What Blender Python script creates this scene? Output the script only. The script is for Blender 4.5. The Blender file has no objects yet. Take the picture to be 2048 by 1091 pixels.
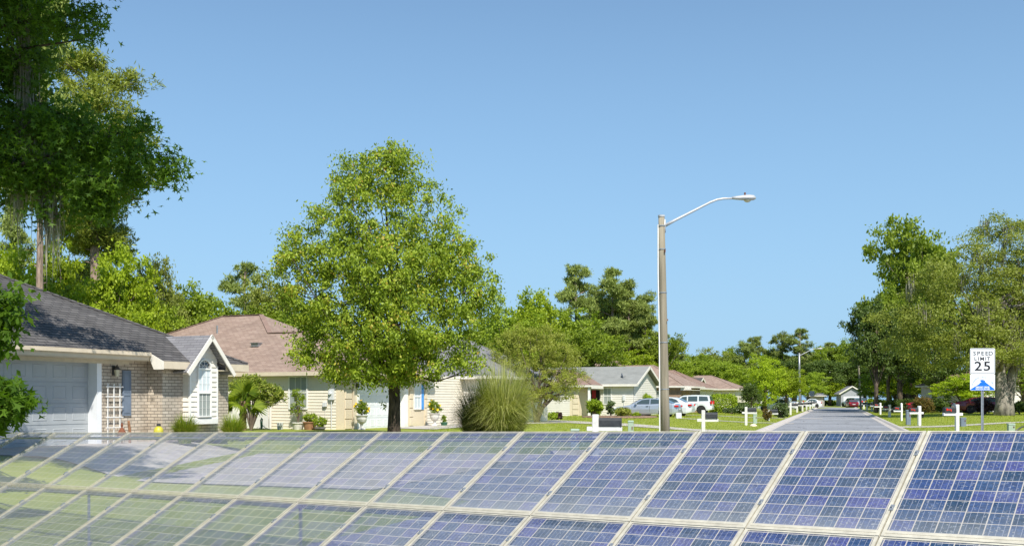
import bpy, math, random
import numpy as np
from mathutils import Vector, Matrix
PI=math.pi; R=math.radians
rnd=random.Random(7); nrs=np.random.RandomState(11)
S=bpy.context.scene; COL=S.collection
# ---------------------------------------------------------------- camera, sky, sun, exposure
EYE=1.6; F=2048.0; HZ=797.0
cam=bpy.data.objects.new('camera',bpy.data.cameras.new('camera')); COL.objects.link(cam); S.camera=cam
cam.location=(0,0,EYE); cam.rotation_euler=(R(90),0,0)
cam.data.sensor_width=36; cam.data.lens=36*F/2048; cam.data.shift_y=(HZ-545.5)/2048
cam.data.clip_start=.1; cam.data.clip_end=3000
EL=50; SX,SY=.30,-.954
w=bpy.data.worlds.new("World"); S.world=w; w.use_nodes=True
nt=w.node_tree; bg=nt.nodes['Background']
sky=nt.nodes.new('ShaderNodeTexSky'); sky.sky_type='NISHITA'; sky.sun_disc=False
sky.sun_elevation=R(EL); sky.sun_rotation=math.atan2(SX,SY); sky.air_density=1.0; sky.dust_density=.1; sky.ozone_density=2.0
# clear spring sky: pale blue air low down, deeper blue higher up
tcw=nt.nodes.new('ShaderNodeTexCoord'); spw=nt.nodes.new('ShaderNodeSeparateXYZ'); nt.links.new(tcw.outputs['Generated'],spw.inputs[0])
mrw=nt.nodes.new('ShaderNodeMapRange'); mrw.inputs[1].default_value=.0; mrw.inputs[2].default_value=.40; mrw.inputs[3].default_value=.95; mrw.inputs[4].default_value=.22; nt.links.new(spw.outputs[2],mrw.inputs[0])
mxw=nt.nodes.new('ShaderNodeMixRGB'); mxw.inputs[2].default_value=(2.25,4.1,6.15,1); nt.links.new(mrw.outputs[0],mxw.inputs[0]); hsw=nt.nodes.new('ShaderNodeHueSaturation'); hsw.inputs['Saturation'].default_value=1.08; hsw.inputs['Value'].default_value=1.0; nt.links.new(sky.outputs[0],hsw.inputs['Color']); nt.links.new(hsw.outputs[0],mxw.inputs[1])
nt.links.new(mxw.outputs[0],bg.inputs[0]); bg.inputs[1].default_value=.10
sun=bpy.data.objects.new('sun',bpy.data.lights.new('sun','SUN')); COL.objects.link(sun)
sun.data.energy=4.7; sun.data.angle=R(.5); sun.data.color=(1,.95,.86)
ts=Vector((math.cos(R(EL))*SX,math.cos(R(EL))*SY,math.sin(R(EL))))
sun.rotation_euler=ts.to_track_quat('Z','Y').to_euler(); sun.location=(0,0,60)
vs=S.view_settings; vs.view_transform='Standard'; vs.look='None'; vs.gamma=1; vs.exposure=.5
S.cycles.transparent_max_bounces=24; S.cycles.max_bounces=6

# ---------------------------------------------------------------- materials
M={}
def newmat(name):
    m=bpy.data.materials.new(name); m.use_nodes=True; return m,m.node_tree,m.node_tree.nodes['Principled BSDF']
def N(nt,t,**k):
    n=nt.nodes.new('ShaderNode'+t)
    for a,b in k.items(): setattr(n,a,b)
    return n
def mat(name,c,rough=.6,var=.12,scale=6.,bump=0.,metal=0.,spec=.4,stretch=(1,1,1),c2=None,detail=5,coat=0,objvar=0):
    m,nt,b=newmat(name); L=nt.links.new
    tc=N(nt,'TexCoord'); mp=N(nt,'Mapping'); mp.inputs['Scale'].default_value=stretch
    no=N(nt,'TexNoise'); no.inputs['Scale'].default_value=scale; no.inputs['Detail'].default_value=detail; no.inputs['Roughness'].default_value=.65
    L(tc.outputs['Object'],mp.inputs[0]); L(mp.outputs[0],no.inputs['Vector'])
    mx=N(nt,'MixRGB'); c=tuple(c); d=tuple(x*(1-var*2) for x in c) if c2 is None else tuple(c2)
    mx.inputs[1].default_value=d+(1,); mx.inputs[2].default_value=tuple(min(1,x*(1+var*(1 if c2 is None else 0))) for x in c)+(1,)
    rp=N(nt,'MapRange'); rp.inputs[1].default_value=.32; rp.inputs[2].default_value=.68
    L(no.outputs[0],rp.inputs[0]); L(rp.outputs[0],mx.inputs[0]); out=mx.outputs[0]
    if objvar:
        oi=N(nt,'ObjectInfo'); hs=N(nt,'HueSaturation'); r2=N(nt,'MapRange'); r2.inputs[3].default_value=1-objvar; r2.inputs[4].default_value=1+objvar
        L(oi.outputs['Random'],r2.inputs[0]); L(r2.outputs[0],hs.inputs['Value']); L(out,hs.inputs['Color']); out=hs.outputs[0]
    L(out,b.inputs['Base Color']); b.inputs['Roughness'].default_value=rough; b.inputs['Metallic'].default_value=metal
    b.inputs['Specular IOR Level'].default_value=spec; b.inputs['Coat Weight'].default_value=coat; b.inputs['Coat Roughness'].default_value=.05
    if bump:
        bp=N(nt,'Bump'); bp.inputs['Strength'].default_value=bump; bp.inputs['Distance'].default_value=.03
        L(no.outputs[0],bp.inputs['Height']); L(bp.outputs[0],b.inputs['Normal'])
    M[name]=m; return m
def uvsel(nt):
    """wall / roof coordinates: run along the face, height"""
    L=nt.links.new; tc=N(nt,'TexCoord'); a=N(nt,'SeparateXYZ'); n=N(nt,'SeparateXYZ')
    L(tc.outputs['Object'],a.inputs[0]); L(tc.outputs['Normal'],n.inputs[0])
    ax=N(nt,'Math',operation='ABSOLUTE'); ay=N(nt,'Math',operation='ABSOLUTE'); L(n.outputs[0],ax.inputs[0]); L(n.outputs[1],ay.inputs[0])
    g=N(nt,'Math',operation='GREATER_THAN'); L(ax.outputs[0],g.inputs[0]); L(ay.outputs[0],g.inputs[1])
    mx=N(nt,'Mix'); mx.data_type='FLOAT'; L(g.outputs[0],mx.inputs[0]); L(a.outputs[0],mx.inputs[2]); L(a.outputs[1],mx.inputs[3])
    cb=N(nt,'CombineXYZ'); L(mx.outputs[0],cb.inputs[0]); L(a.outputs[2],cb.inputs[1]); return cb.outputs[0],tc.outputs['Object']
def brickmat(name,c1,c2,mortar,bw,rh,ms,rough=.85,bump=.4,blot=.25,zs=1,off=.5):
    m,nt,b=newmat(name); L=nt.links.new; v,ob=uvsel(nt)
    mp=N(nt,'Mapping'); mp.inputs['Scale'].default_value=(1,zs,1); L(v,mp.inputs[0])
    br=N(nt,'TexBrick'); br.offset=off; L(mp.outputs[0],br.inputs['Vector'])
    br.inputs['Color1'].default_value=c1+(1,); br.inputs['Color2'].default_value=c2+(1,); br.inputs['Mortar'].default_value=mortar+(1,)
    br.inputs['Scale'].default_value=1; br.inputs['Brick Width'].default_value=bw; br.inputs['Row Height'].default_value=rh
    br.inputs['Mortar Size'].default_value=ms; br.inputs['Mortar Smooth'].default_value=.2; br.inputs['Bias'].default_value=-.1
    no=N(nt,'TexNoise'); no.inputs['Scale'].default_value=1.3; no.inputs['Detail'].default_value=8; L(ob,no.inputs['Vector'])
    rp=N(nt,'MapRange'); rp.inputs[1].default_value=.3; rp.inputs[2].default_value=.7; rp.inputs[3].default_value=1-blot; rp.inputs[4].default_value=1+blot*.6; L(no.outputs[0],rp.inputs[0])
    vm=N(nt,'VectorMath',operation='SCALE'); L(br.outputs[0],vm.inputs[0]); L(rp.outputs[0],vm.inputs['Scale']); L(vm.outputs[0],b.inputs['Base Color'])
    b.inputs['Roughness'].default_value=rough; b.inputs['Specular IOR Level'].default_value=.2
    bp=N(nt,'Bump'); bp.invert=True; bp.inputs['Strength'].default_value=bump; bp.inputs['Distance'].default_value=.01; L(br.outputs['Fac'],bp.inputs['Height']); L(bp.outputs[0],b.inputs['Normal'])
    M[name]=m
def leafmat(name,c1,c2,c3=None,trans=.35,objvar=.15,rough=.5,tc_=None):
    """leaves: colour varies leaf by leaf through the mesh attribute 'lv'"""
    m,nt,b=newmat(name); L=nt.links.new
    at=N(nt,'Attribute'); at.attribute_name='lv'; cr=N(nt,'ValToRGB'); L(at.outputs['Fac'],cr.inputs[0])
    cr.color_ramp.elements[0].color=c1+(1,); cr.color_ramp.elements[1].color=(c3 or c2)+(1,)
    e=cr.color_ramp.elements.new(.8 if c3 else .6); e.color=c2+(1,)
    oi=N(nt,'ObjectInfo'); hs=N(nt,'HueSaturation'); r2=N(nt,'MapRange'); r2.inputs[3].default_value=1-objvar; r2.inputs[4].default_value=1+objvar
    L(oi.outputs['Random'],r2.inputs[0]); L(r2.outputs[0],hs.inputs['Value']); L(cr.outputs[0],hs.inputs['Color'])
    b.inputs['Roughness'].default_value=rough; b.inputs['Specular IOR Level'].default_value=.25
    L(hs.outputs[0],b.inputs['Base Color'])
    tr=N(nt,'BsdfTranslucent'); g=N(nt,'MixRGB',blend_type='MULTIPLY'); g.inputs[0].default_value=1; g.inputs[2].default_value=(1.25,1.3,.5,1)
    L(hs.outputs[0],g.inputs[1]); L(g.outputs[0],tr.inputs[0])
    ms=N(nt,'MixShader'); ms.inputs[0].default_value=trans; L(b.outputs[0],ms.inputs[1]); L(tr.outputs[0],ms.inputs[2])
    L(ms.outputs[0],nt.nodes['Material Output'].inputs[0]); M[name]=m
def glassmat(name,c,rough=.06,spec=.8):
    m,nt,b=newmat(name); b.inputs['Base Color'].default_value=c+(1,); b.inputs['Roughness'].default_value=rough; b.inputs['Specular IOR Level'].default_value=spec; M[name]=m

mat('grass',(.28,.30,.040),.9,c2=(.17,.22,.022),scale=.35,bump=.3,detail=12)
mat('asphalt',(.28,.285,.30),.85,c2=(.215,.22,.235),scale=1.1,bump=.25,detail=14)
def wear(name):
    m=M[name]; nt=m.node_tree; L=nt.links.new; b=nt.nodes['Principled BSDF']; src=b.inputs['Base Color'].links[0].from_socket
    tc=N(nt,'TexCoord'); vo=N(nt,'TexVoronoi'); vo.feature='DISTANCE_TO_EDGE'; vo.inputs['Scale'].default_value=.22
    no=N(nt,'TexNoise'); no.inputs['Scale'].default_value=.8; no.inputs['Detail'].default_value=8; va=N(nt,'VectorMath',operation='SCALE'); va.inputs['Scale'].default_value=1.6
    ad=N(nt,'VectorMath',operation='ADD'); L(tc.outputs['Object'],no.inputs['Vector']); L(no.outputs['Color'],va.inputs[0]); L(tc.outputs['Object'],ad.inputs[0]); L(va.outputs[0],ad.inputs[1]); L(ad.outputs[0],vo.inputs['Vector'])
    lt=N(nt,'Math',operation='LESS_THAN'); lt.inputs[1].default_value=.006; L(vo.outputs['Distance'],lt.inputs[0])
    n2=N(nt,'TexNoise'); n2.inputs['Scale'].default_value=.18; n2.inputs['Detail'].default_value=3; L(tc.outputs['Object'],n2.inputs['Vector']); r=N(nt,'MapRange'); r.inputs[1].default_value=.4; r.inputs[2].default_value=.62; r.inputs[3].default_value=.84; r.inputs[4].default_value=1.1; L(n2.outputs[0],r.inputs[0])
    s1=N(nt,'VectorMath',operation='SCALE'); L(src,s1.inputs[0]); L(r.outputs[0],s1.inputs['Scale'])
    mx=N(nt,'MixRGB'); mx.inputs[2].default_value=(.07,.07,.075,1); L(lt.outputs[0],mx.inputs[0]); L(s1.outputs[0],mx.inputs[1]); L(mx.outputs[0],b.inputs['Base Color'])
wear('asphalt')
mat('concrete',(.46,.42,.38),.85,.12,scale=2,bump=.15,detail=10)
mat('mulch',(.26,.17,.11),.95,.35,scale=14,bump=.6)
mat('white_paint',(.80,.79,.76),.5,.04,scale=5)
mat('weathered_white',(.74,.73,.69),.65,.12,scale=9,c2=(.55,.54,.50))
mat('cream_trim',(.62,.53,.40),.6,.05,scale=3)
mat('cream_siding',(.74,.68,.57),.6,.04,scale=2)
mat('white_siding',(.70,.67,.60),.6,.04,scale=2)
mat('stucco',(.70,.60,.44),.85,.05,scale=20,bump=.1)
mat('garage_white',(.74,.76,.78),.45,.03,scale=2)
mat('garage_grey',(.37,.395,.41),.45,.05,scale=2)
mat('shutter_grey',(.17,.21,.27),.5,.06,scale=4)
mat('shutter_blue',(.08,.32,.75),.5,.05)
mat('far_grey_siding',(.33,.34,.37),.6,.05)
mat('soffit',(.55,.49,.38),.7,.05)
mat('trim_white',(.76,.72,.64),.55,.05,scale=4)
mat('dark_hole',(.02,.02,.022),.7,.1)
mat('black_metal',(.025,.027,.03),.45,.25,scale=8,c2=(.05,.052,.055))
mat('galvanised',(.42,.44,.46),.45,.12,scale=12,metal=.7)
mat('lamp_grey',(.52,.53,.54),.5,.08,metal=.3)
mat('pole_wood',(.34,.30,.22),.9,.3,scale=7,bump=.5,stretch=(1,1,.06),c2=(.17,.145,.10),detail=10)
mat('pvc_grey',(.60,.62,.63),.5,.05)
mat('pedestal_green',(.36,.45,.36),.55,.07)
mat('bark',(.17,.13,.10),.95,.4,scale=9,bump=.9,stretch=(1,1,.25))
mat('bark_dark',(.075,.055,.042),.95,.45,scale=14,bump=1,stretch=(1,1,.25))
mat('bark_pine',(.30,.22,.17),.95,.35,scale=5,bump=.8,stretch=(1,1,.4))
mat('bark_grey',(.27,.24,.20),.95,.4,scale=3,bump=.8,stretch=(1,1,.4))
mat('moss',(.30,.28,.21),.95,.2)
mat('palm_trunk',(.26,.16,.10),.95,.4,scale=14,bump=.8)
mat('terracotta',(.33,.17,.09),.8,.15)
mat('rust',(.20,.07,.035),.8,.3)
mat('stone_urn',(.62,.60,.55),.8,.12,scale=14,bump=.2)
mat('brick_edge',(.36,.20,.13),.9,.2,scale=12)
mat('red_flag',(.65,.03,.01),.5,.05)
mat('red_cloth',(.40,.03,.05),.8,.2)
mat('hose_green',(.05,.16,.09),.5,.1)
mat('yellow_plastic',(.50,.46,.05),.4,.1)
mat('flower_yellow',(.85,.55,.01),.5,.1)
mat('sign_white',(.78,.80,.82),.4,.02)
mat('sign_black',(.012,.012,.014),.5,.02)
mat('sign_blue',(.01,.15,.80),.4,.02)
mat('sign_pale_blue',(.42,.50,.78),.4,.02)
mat('frame_alu',(.56,.52,.42),.5,.12,scale=10,metal=.1,spec=.4)
mat('paint_silver',(.50,.55,.60),.28,.02,metal=.55,coat=.8)
mat('paint_white',(.70,.73,.76),.28,.02,metal=.1,coat=.8)
mat('paint_red',(.18,.010,.022),.28,.02,metal=.3,coat=.8)
mat('paint_dark',(.03,.032,.04),.28,.02,metal=.3,coat=.8)
mat('tyre',(.02,.02,.02),.8,.1)
mat('wheel_rim',(.52,.53,.55),.35,.05,metal=.6)
mat('tail_red',(.55,.02,.02),.3,.02)
mat('light_clear',(.62,.64,.65),.15,.02)
mat('pipe_blue',(.25,.45,.75),.4,.05)
mat('blue_tarp',(.03,.22,.48),.6,.1)
mat('fence_vinyl',(.74,.72,.68),.5,.03,scale=1)
mat('lantern_glass',(.60,.55,.38),.2,.05)
mat('concrete_dark',(.20,.19,.18),.85,.15,scale=3)
glassmat('window_glass',(.20,.23,.25)); glassmat('dark_glass',(.025,.03,.035)); glassmat('car_glass',(.05,.075,.08),.04)
mat('blinds',(.30,.33,.31),.6,.05,scale=2,stretch=(1,1,30)); mat('curtain',(.60,.66,.68),.7,.06,scale=3,stretch=(6,6,.3))
brickmat('brick',(.56,.49,.40),(.43,.365,.29),(.19,.165,.14),.24,.085,.009,bump=.8,blot=.25)
brickmat('brick_brown',(.42,.29,.20),(.34,.22,.15),(.25,.2,.17),.22,.09,.008)
brickmat('shingle_dark',(.095,.09,.088),(.14,.132,.128),(.035,.034,.036),.33,.075,.010,blot=.22,bump=1)
brickmat('shingle_grey',(.20,.195,.21),(.245,.24,.25),(.12,.12,.125),.33,.075,.007,blot=.15)
brickmat('shingle_green',(.235,.24,.225),(.265,.268,.25),(.2,.21,.2),.33,.075,.005,blot=.12)
brickmat('shingle_pink',(.345,.26,.21),(.27,.195,.155),(.17,.11,.095),.33,.075,.009,blot=.14)
brickmat('shingle_brown',(.29,.20,.16),(.25,.17,.14),(.15,.1,.085),.33,.075,.007,blot=.15)
leafmat('leaf_pear',(.11,.18,.014),(.36,.45,.042),(.50,.30,.07),trans=.33,objvar=0)
leafmat('leaf_gum',(.05,.11,.012),(.11,.20,.018),trans=.5,objvar=.0)
leafmat('leaf_bright',(.17,.25,.012),(.36,.45,.028),trans=.42,objvar=.16)
leafmat('leaf_mid',(.11,.175,.014),(.26,.34,.030),trans=.38,objvar=.18)
leafmat('leaf_dark',(.040,.078,.014),(.105,.155,.028),trans=.25,objvar=.15)
leafmat('leaf_olive',(.19,.23,.030),(.37,.40,.070),(.28,.24,.12),trans=.35,objvar=.1)
leafmat('leaf_pine',(.125,.175,.036),(.27,.325,.080),trans=.25,objvar=.15)
leafmat('leaf_pine_lit',(.13,.18,.020),(.27,.31,.045),trans=.3,objvar=.1)
leafmat('leaf_oak',(.15,.19,.030),(.33,.37,.065),(.27,.27,.12),trans=.35,objvar=.1)
leafmat('leaf_hedge',(.11,.19,.010),(.30,.39,.026),trans=.3,objvar=.12)
leafmat('leaf_tip',(.09,.16,.014),(.36,.40,.070),(.55,.50,.20),trans=.3,objvar=.05)
leafmat('leaf_rust',(.07,.085,.018),(.20,.14,.035),trans=.3)
leafmat('leaf_purple',(.035,.018,.025),(.09,.045,.05),trans=.2)
leafmat('leaf_flower_white',(.06,.11,.03),(.13,.18,.05),(.75,.75,.70),trans=.2)
leafmat('grass_pampas',(.19,.23,.04),(.48,.50,.16),(.72,.66,.36),trans=.3,objvar=0)
leafmat('grass_pampas_dark',(.03,.05,.012),(.10,.13,.03),(.2,.2,.06),trans=.25,objvar=0)
leafmat('blade_green',(.10,.18,.012),(.28,.34,.03),(.40,.36,.08),trans=.3,objvar=.1)
leafmat('palm_leaf',(.07,.125,.010),(.21,.27,.020),trans=.35,objvar=0)
leafmat('lawn_blade',(.20,.26,.020),(.34,.39,.035),trans=.35,objvar=0)
leafmat('moss_hair',(.14,.13,.10),(.34,.32,.25),trans=.3,objvar=0)

# ---------------------------------------------------------------- helpers
def tag(o,label=None,cat=None,group=None,kind=None):
    if label: o['label']=label
    if cat: o['category']=cat
    if group: o['group']=group
    if kind: o['kind']=kind
    return o
def empty(name,loc,rz=0,label=None,cat=None,group=None):
    o=bpy.data.objects.new(name,None); o.empty_display_size=.2; COL.objects.link(o); o.location=loc; o.rotation_euler=(0,0,rz); return tag(o,label,cat,group)
def link(name,me,m=None,parent=None):
    if m is not None: me.materials.append(M[m] if isinstance(m,str) else m)
    o=bpy.data.objects.new(name,me); COL.objects.link(o)
    if parent is not None: o.parent=parent
    return o
class MB:
    def __init__(s): s.v=[]; s.f=[]
    def add(s,vs,fs):
        k=len(s.v); s.v+=[tuple(a) for a in vs]; s.f+=[tuple(i+k for i in f) for f in fs]; return s
    def box(s,a,b):
        x0,y0,z0=a; x1,y1,z1=b
        return s.add([(x0,y0,z0),(x1,y0,z0),(x1,y1,z0),(x0,y1,z0),(x0,y0,z1),(x1,y0,z1),(x1,y1,z1),(x0,y1,z1)],
            [(0,3,2,1),(4,5,6,7),(0,1,5,4),(1,2,6,5),(2,3,7,6),(3,0,4,7)])
    def cbox(s,c,d): return s.box([c[i]-d[i]/2 for i in range(3)],[c[i]+d[i]/2 for i in range(3)])
    def bbox(s,a,b,bev=.02):
        """box with chamfered vertical and top edges"""
        x0,y0,z0=a;x1,y1,z1=b; e=bev
        ring=lambda q,z:[(x0+e+q,y0+q,z),(x1-e-q,y0+q,z),(x1-q,y0+e+q,z),(x1-q,y1-e-q,z),(x1-e-q,y1-q,z),(x0+e+q,y1-q,z),(x0+q,y1-e-q,z),(x0+q,y0+e+q,z)]
        vs=ring(0,z0)+ring(0,z1-e)+ring(e,z1); fs=[tuple(range(7,-1,-1)),tuple(range(16,24))]
        for k in (0,8):
            for i in range(8): fs.append((k+i,k+(i+1)%8,k+8+(i+1)%8,k+8+i))
        return s.add(vs,fs)
    def poly(s,pts): return s.add(pts,[tuple(range(len(pts)))])
    def slab(s,pts,t):
        """polygon pts given thickness t downwards along its normal"""
        P=[Vector(p) for p in pts]; n=(P[1]-P[0]).cross(P[2]-P[0]).normalized()
        if n.z<0: P=P[::-1]; n=-n
        k=len(P); Q=[p-n*t for p in P]
        return s.add(P+Q,[tuple(range(k)),tuple(range(2*k-1,k-1,-1))]+[(i,i+k,(i+1)%k+k,(i+1)%k) for i in range(k)])
    def tube(s,pts,rad,n=8,cap=True):
        pts=[Vector(p) for p in pts]; k0=len(s.v); vs=[]; m=len(pts)
        rr=rad if isinstance(rad,(list,tuple)) else [rad]*m
        ref=None
        for i,p in enumerate(pts):
            d=(pts[min(i+1,m-1)]-pts[max(i-1,0)]); d=d.normalized() if d.length>1e-9 else Vector((0,0,1))
            if ref is None: ref=Vector((1,0,0)) if abs(d.x)<.8 else Vector((0,1,0))
            u=(ref-d*ref.dot(d)).normalized(); ref=u; v=d.cross(u)
            for j in range(n):
                a=2*PI*j/n; vs.append(p+(u*math.cos(a)+v*math.sin(a))*rr[i])
        fs=[]
        for i in range(m-1):
            for j in range(n): fs.append((i*n+j,i*n+(j+1)%n,(i+1)*n+(j+1)%n,(i+1)*n+j))
        if cap: fs+= [tuple(range(n-1,-1,-1)),tuple((m-1)*n+j for j in range(n))]
        return s.add(vs,fs)
    def lathe(s,prof,c=(0,0,0),n=20):
        vs=[];m=len(prof)
        for r,z in prof:
            for j in range(n): a=2*PI*j/n; vs.append((c[0]+r*math.cos(a),c[1]+r*math.sin(a),c[2]+z))
        fs=[(i*n+j,i*n+(j+1)%n,(i+1)*n+(j+1)%n,(i+1)*n+j) for i in range(m-1) for j in range(n)]
        fs+=[tuple(range(n-1,-1,-1)),tuple((m-1)*n+j for j in range(n))]
        return s.add(vs,fs)
    def build(s,name,m,parent=None,smooth=False,loc=None):
        me=bpy.data.meshes.new(name); me.from_pydata([tuple(v) for v in s.v],[],s.f); me.update()
        if smooth: me.polygons.foreach_set('use_smooth',[True]*len(me.polygons)); me.update()
        o=link(name,me,m,parent)
        if loc: o.location=loc
        return o
def dup(root,loc=None,rz=None,label=None,group=None,scale=None):
    def cp(o,par):
        c=o.copy(); COL.objects.link(c); c.parent=par
        for ch in [x for x in list(o.children)]: cp(ch,c)
        return c
    r=cp(root,None)
    if loc is not None: r.location=loc
    if rz is not None: r.rotation_euler=(0,0,rz)
    if label: r['label']=label
    if group: r['group']=group
    if scale is not None: r.scale=scale
    return r
def quadmesh(name,V,k,lv,m,parent=None,faces=None):
    """many small faces; V (n,k,3); one polygon of k corners each (or the given faces per leaf)"""
    n=V.shape[0]; me=bpy.data.meshes.new(name); me.vertices.add(n*k); me.vertices.foreach_set('co',V.reshape(-1).astype(np.float32))
    if faces is None: faces=[tuple(range(k))]
    fl=[]; 
    tot=np.tile(np.array([len(f) for f in faces],dtype=np.int32),n)
    flat=np.concatenate([np.array(f) for f in faces]); idx=(np.arange(n)[:,None]*k+flat[None,:]).reshape(-1).astype(np.int32)
    me.loops.add(len(idx)); me.loops.foreach_set('vertex_index',idx)
    me.polygons.add(len(tot)); st=np.concatenate([[0],np.cumsum(tot)[:-1]]).astype(np.int32)
    me.polygons.foreach_set('loop_start',st); me.polygons.foreach_set('loop_total',tot)
    me.update(calc_edges=True)
    a=me.attributes.new('lv','FLOAT','POINT'); a.data.foreach_set('value',np.repeat(lv,k).astype(np.float32))
    return link(name,me,m,parent)
def unit(a): return a/np.maximum(np.linalg.norm(a,axis=1,keepdims=True),1e-9)
def leafverts(P,L,W,out,rs,droop=0.,up=.6,shape='diamond',rand=1.):
    n=len(P); d=rs.normal(size=(n,3)); d[:,2]-=droop; d=unit(d)
    nn=rs.normal(size=(n,3))*rand+out*.7; nn[:,2]+=up; s=unit(np.cross(d,nn)); nrm=np.cross(s,d)
    L=L*rs.uniform(.7,1.25,(n,1)); W=W*rs.uniform(.75,1.2,(n,1))
    if shape=='diamond':
        return np.stack([P,P+d*L*.5+s*W*.5-nrm*L*.06,P+d*L,P+d*L*.5-s*W*.5-nrm*L*.06],1),4
    if shape=='tri': return np.stack([P-s*W*.5,P+s*W*.5,P+d*L],1),3
    if shape=='star':
        pts=[]
        for i in range(10):
            a=PI*2*i/10-PI/2; r=(.55 if i%2==0 else .17); 
            if i==0: r=.12
            pts.append(P+d*(L*(.45+math.sin(a)*r))+s*(L*math.cos(a)*r))
        return np.stack(pts,1),10
def clumps(ell,K,rs,shell=.55):
    """clump centres spread through ellipsoids [(cx,cy,cz,rx,ry,rz)]"""
    vol=np.array([e[3]*e[4]*e[5] for e in ell])**.75; pr=vol/vol.sum(); ix=rs.choice(len(ell),K,p=pr); E=np.array(ell)[ix]
    d=unit(rs.normal(size=(K,3))); r=rs.uniform(shell**3,1,(K,1))**(1/3.)
    return E[:,:3]+d*r*E[:,3:], d
def foliage(name,ell,K,per,rc,L,W,m,parent,rs,shell=.5,droop=0.,up=.6,shape='diamond',flat=.65,minz=None,cull=None,rand=1.):
    C,D=clumps(ell,K,rs,shell)
    if minz is not None: k=C[:,2]>minz; C=C[k];D=D[k]
    if cull is not None: k=cull(C); C=C[k];D=D[k]
    K=len(C); rcs=rc*rs.uniform(.5,1.35,(K,1)); g=rs.normal(size=(K,per,3))*.55
    P=C[:,None,:]+g*rcs[:,None,:]*np.array([1,1,flat]); P=P.reshape(-1,3); out=np.repeat(D,per,axis=0)+unit(g.reshape(-1,3))*.6
    V,k=leafverts(P,L,W,out,rs,droop,up,shape,rand)
    base=np.repeat(rs.uniform(0,.75,K),per); lv=np.clip(base*.6+rs.uniform(0,.55,len(P)),0,1)
    return quadmesh(name,V,k,lv,m,parent),C
def limbs(mb,base,C,rs,r0,nl=14,zf=.25):
    """limbs from the trunk axis out to some clump centres"""
    pick=C[rs.choice(len(C),min(nl,len(C)),replace=False)]
    for c in pick:
        c=Vector(c); b=Vector(base(min(.95,max(.0,rs.uniform(zf,.85))))); mid=(b+c)/2+Vector((rs.uniform(-.1,.1),rs.uniform(-.1,.1),-.12))*(c-b).length
        if b.z>c.z: b=Vector(base(zf))
        L=(c-b).length; mb.tube([b,(b*.6+mid*.4)+Vector((0,0,.04*L)),mid,c],[r0*.42,r0*.3,r0*.2,r0*.06],6)
def blades(name,n,h,spread,droop,wid,m,parent,rs,base=.15,seg=4,hv=.35,lvb=0.):
    """arching grass blades from a tuft at the origin"""
    a=rs.uniform(0,2*PI,n); rb=base*np.sqrt(rs.uniform(0,1,n)); H=h*rs.uniform(1-hv,1+hv*.3,n); sp=spread*rs.uniform(.1,1,n)**.7
    dr=np.stack([np.cos(a),np.sin(a),np.zeros(n)],1); B=dr*rb[:,None]; sd=np.stack([-np.sin(a),np.cos(a),np.zeros(n)],1)
    tw=rs.normal(size=(n,1))*.5; sd=unit(sd+dr*tw)
    ring=[]
    for i in range(seg+1):
        t=i/seg; z=H*(t*1.25-droop*t*t*sp/ max(spread,1e-6)) ; x=sp*t**1.8
        P=B+dr*x[:,None]; P[:,2]=z*1.0; wv=wid*(1-t*.92); ring.append((P-sd*wv/2,P+sd*wv/2))
    V=np.stack([p for r in ring for p in r],1); k=2*(seg+1)
    faces=[(2*i,2*i+1,2*i+3,2*i+2) for i in range(seg)]
    lv=np.clip(rs.uniform(0,1,n)+lvb,0,1); return quadmesh(name,V,k,lv,m,parent,faces)
def X(px,Y): return (px-1024)/F*Y
def Zp(py,Y): return EYE+(HZ-py)/F*Y
def sm(t): t=max(0,min(1,t)); return t*t*(3-2*t)
def kerbL(Y): return -3.6+.318*Y
def kerbR(Y): return 3.1+.318*Y
def gh(x,y):
    """ground height: lawns rise a little from the kerbs, house lot on the left stands higher, verge by the camera lies lower"""
    h=.16*sm((kerbL(y)-2-x)/7)*sm((y-30)/8)+.20*sm((x-kerbR(y)-2)/7)*sm((y-36)/8)
    h+=.42*sm((-7.0-x)/2.6)*sm((y-13)/5)*sm((41-y)/6)
    return h

# ---------------------------------------------------------------- ground, road, driveways
def axis(a,b,st,far): 
    o=[-x for x in far[::-1]]; m=list(np.arange(a,b+.01,st)); return [v for v in o if v<a-1]+m+[v for v in far if v>b+1]
far=[60,75,95,120,160,220,320,500,800,1300]
gx=axis(-45,60,1.,far); gy=[-40,-20,-10]+list(np.arange(-5,130,1.))+[135,150,170,200,250,320,450,700,1300]
gv=[(x,y,gh(x,y)) for y in gy for x in gx]; n=len(gx)
me=bpy.data.meshes.new('lawn'); me.from_pydata(gv,[],[(j*n+i,j*n+i+1,(j+1)*n+i+1,(j+1)*n+i) for j in range(len(gy)-1) for i in range(n-1)])
tag(link('ground',me,'grass'),'green mown lawns on both sides of the street',kind='structure')
def flat(name,pts,m,z=.012):
    mb=MB(); mb.poly([(x,y,z) for x,y in pts]); return tag(mb.build(name,m),kind='structure')
def strip(name,A,B,m,dz=.02,n=30,k=6):
    """draped strip between polylines A and B of equal length"""
    def at(P,t):
        t*=len(P)-1; i=min(int(t),len(P)-2); f=t-i; return P[i][0]*(1-f)+P[i+1][0]*f,P[i][1]*(1-f)+P[i+1][1]*f
    mb=MB(); vs=[]
    for i in range(n+1):
        a=at(A,i/n); b=at(B,i/n)
        for j in range(k+1):
            f=j/k; x=a[0]*(1-f)+b[0]*f; y=a[1]*(1-f)+b[1]*f; vs.append((x,y,gh(x,y)+dz))
    mb.add(vs,[(i*(k+1)+j,(i+1)*(k+1)+j,(i+1)*(k+1)+j+1,i*(k+1)+j+1) for i in range(n) for j in range(k)])
    return tag(mb.build(name,m),kind='structure')
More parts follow.
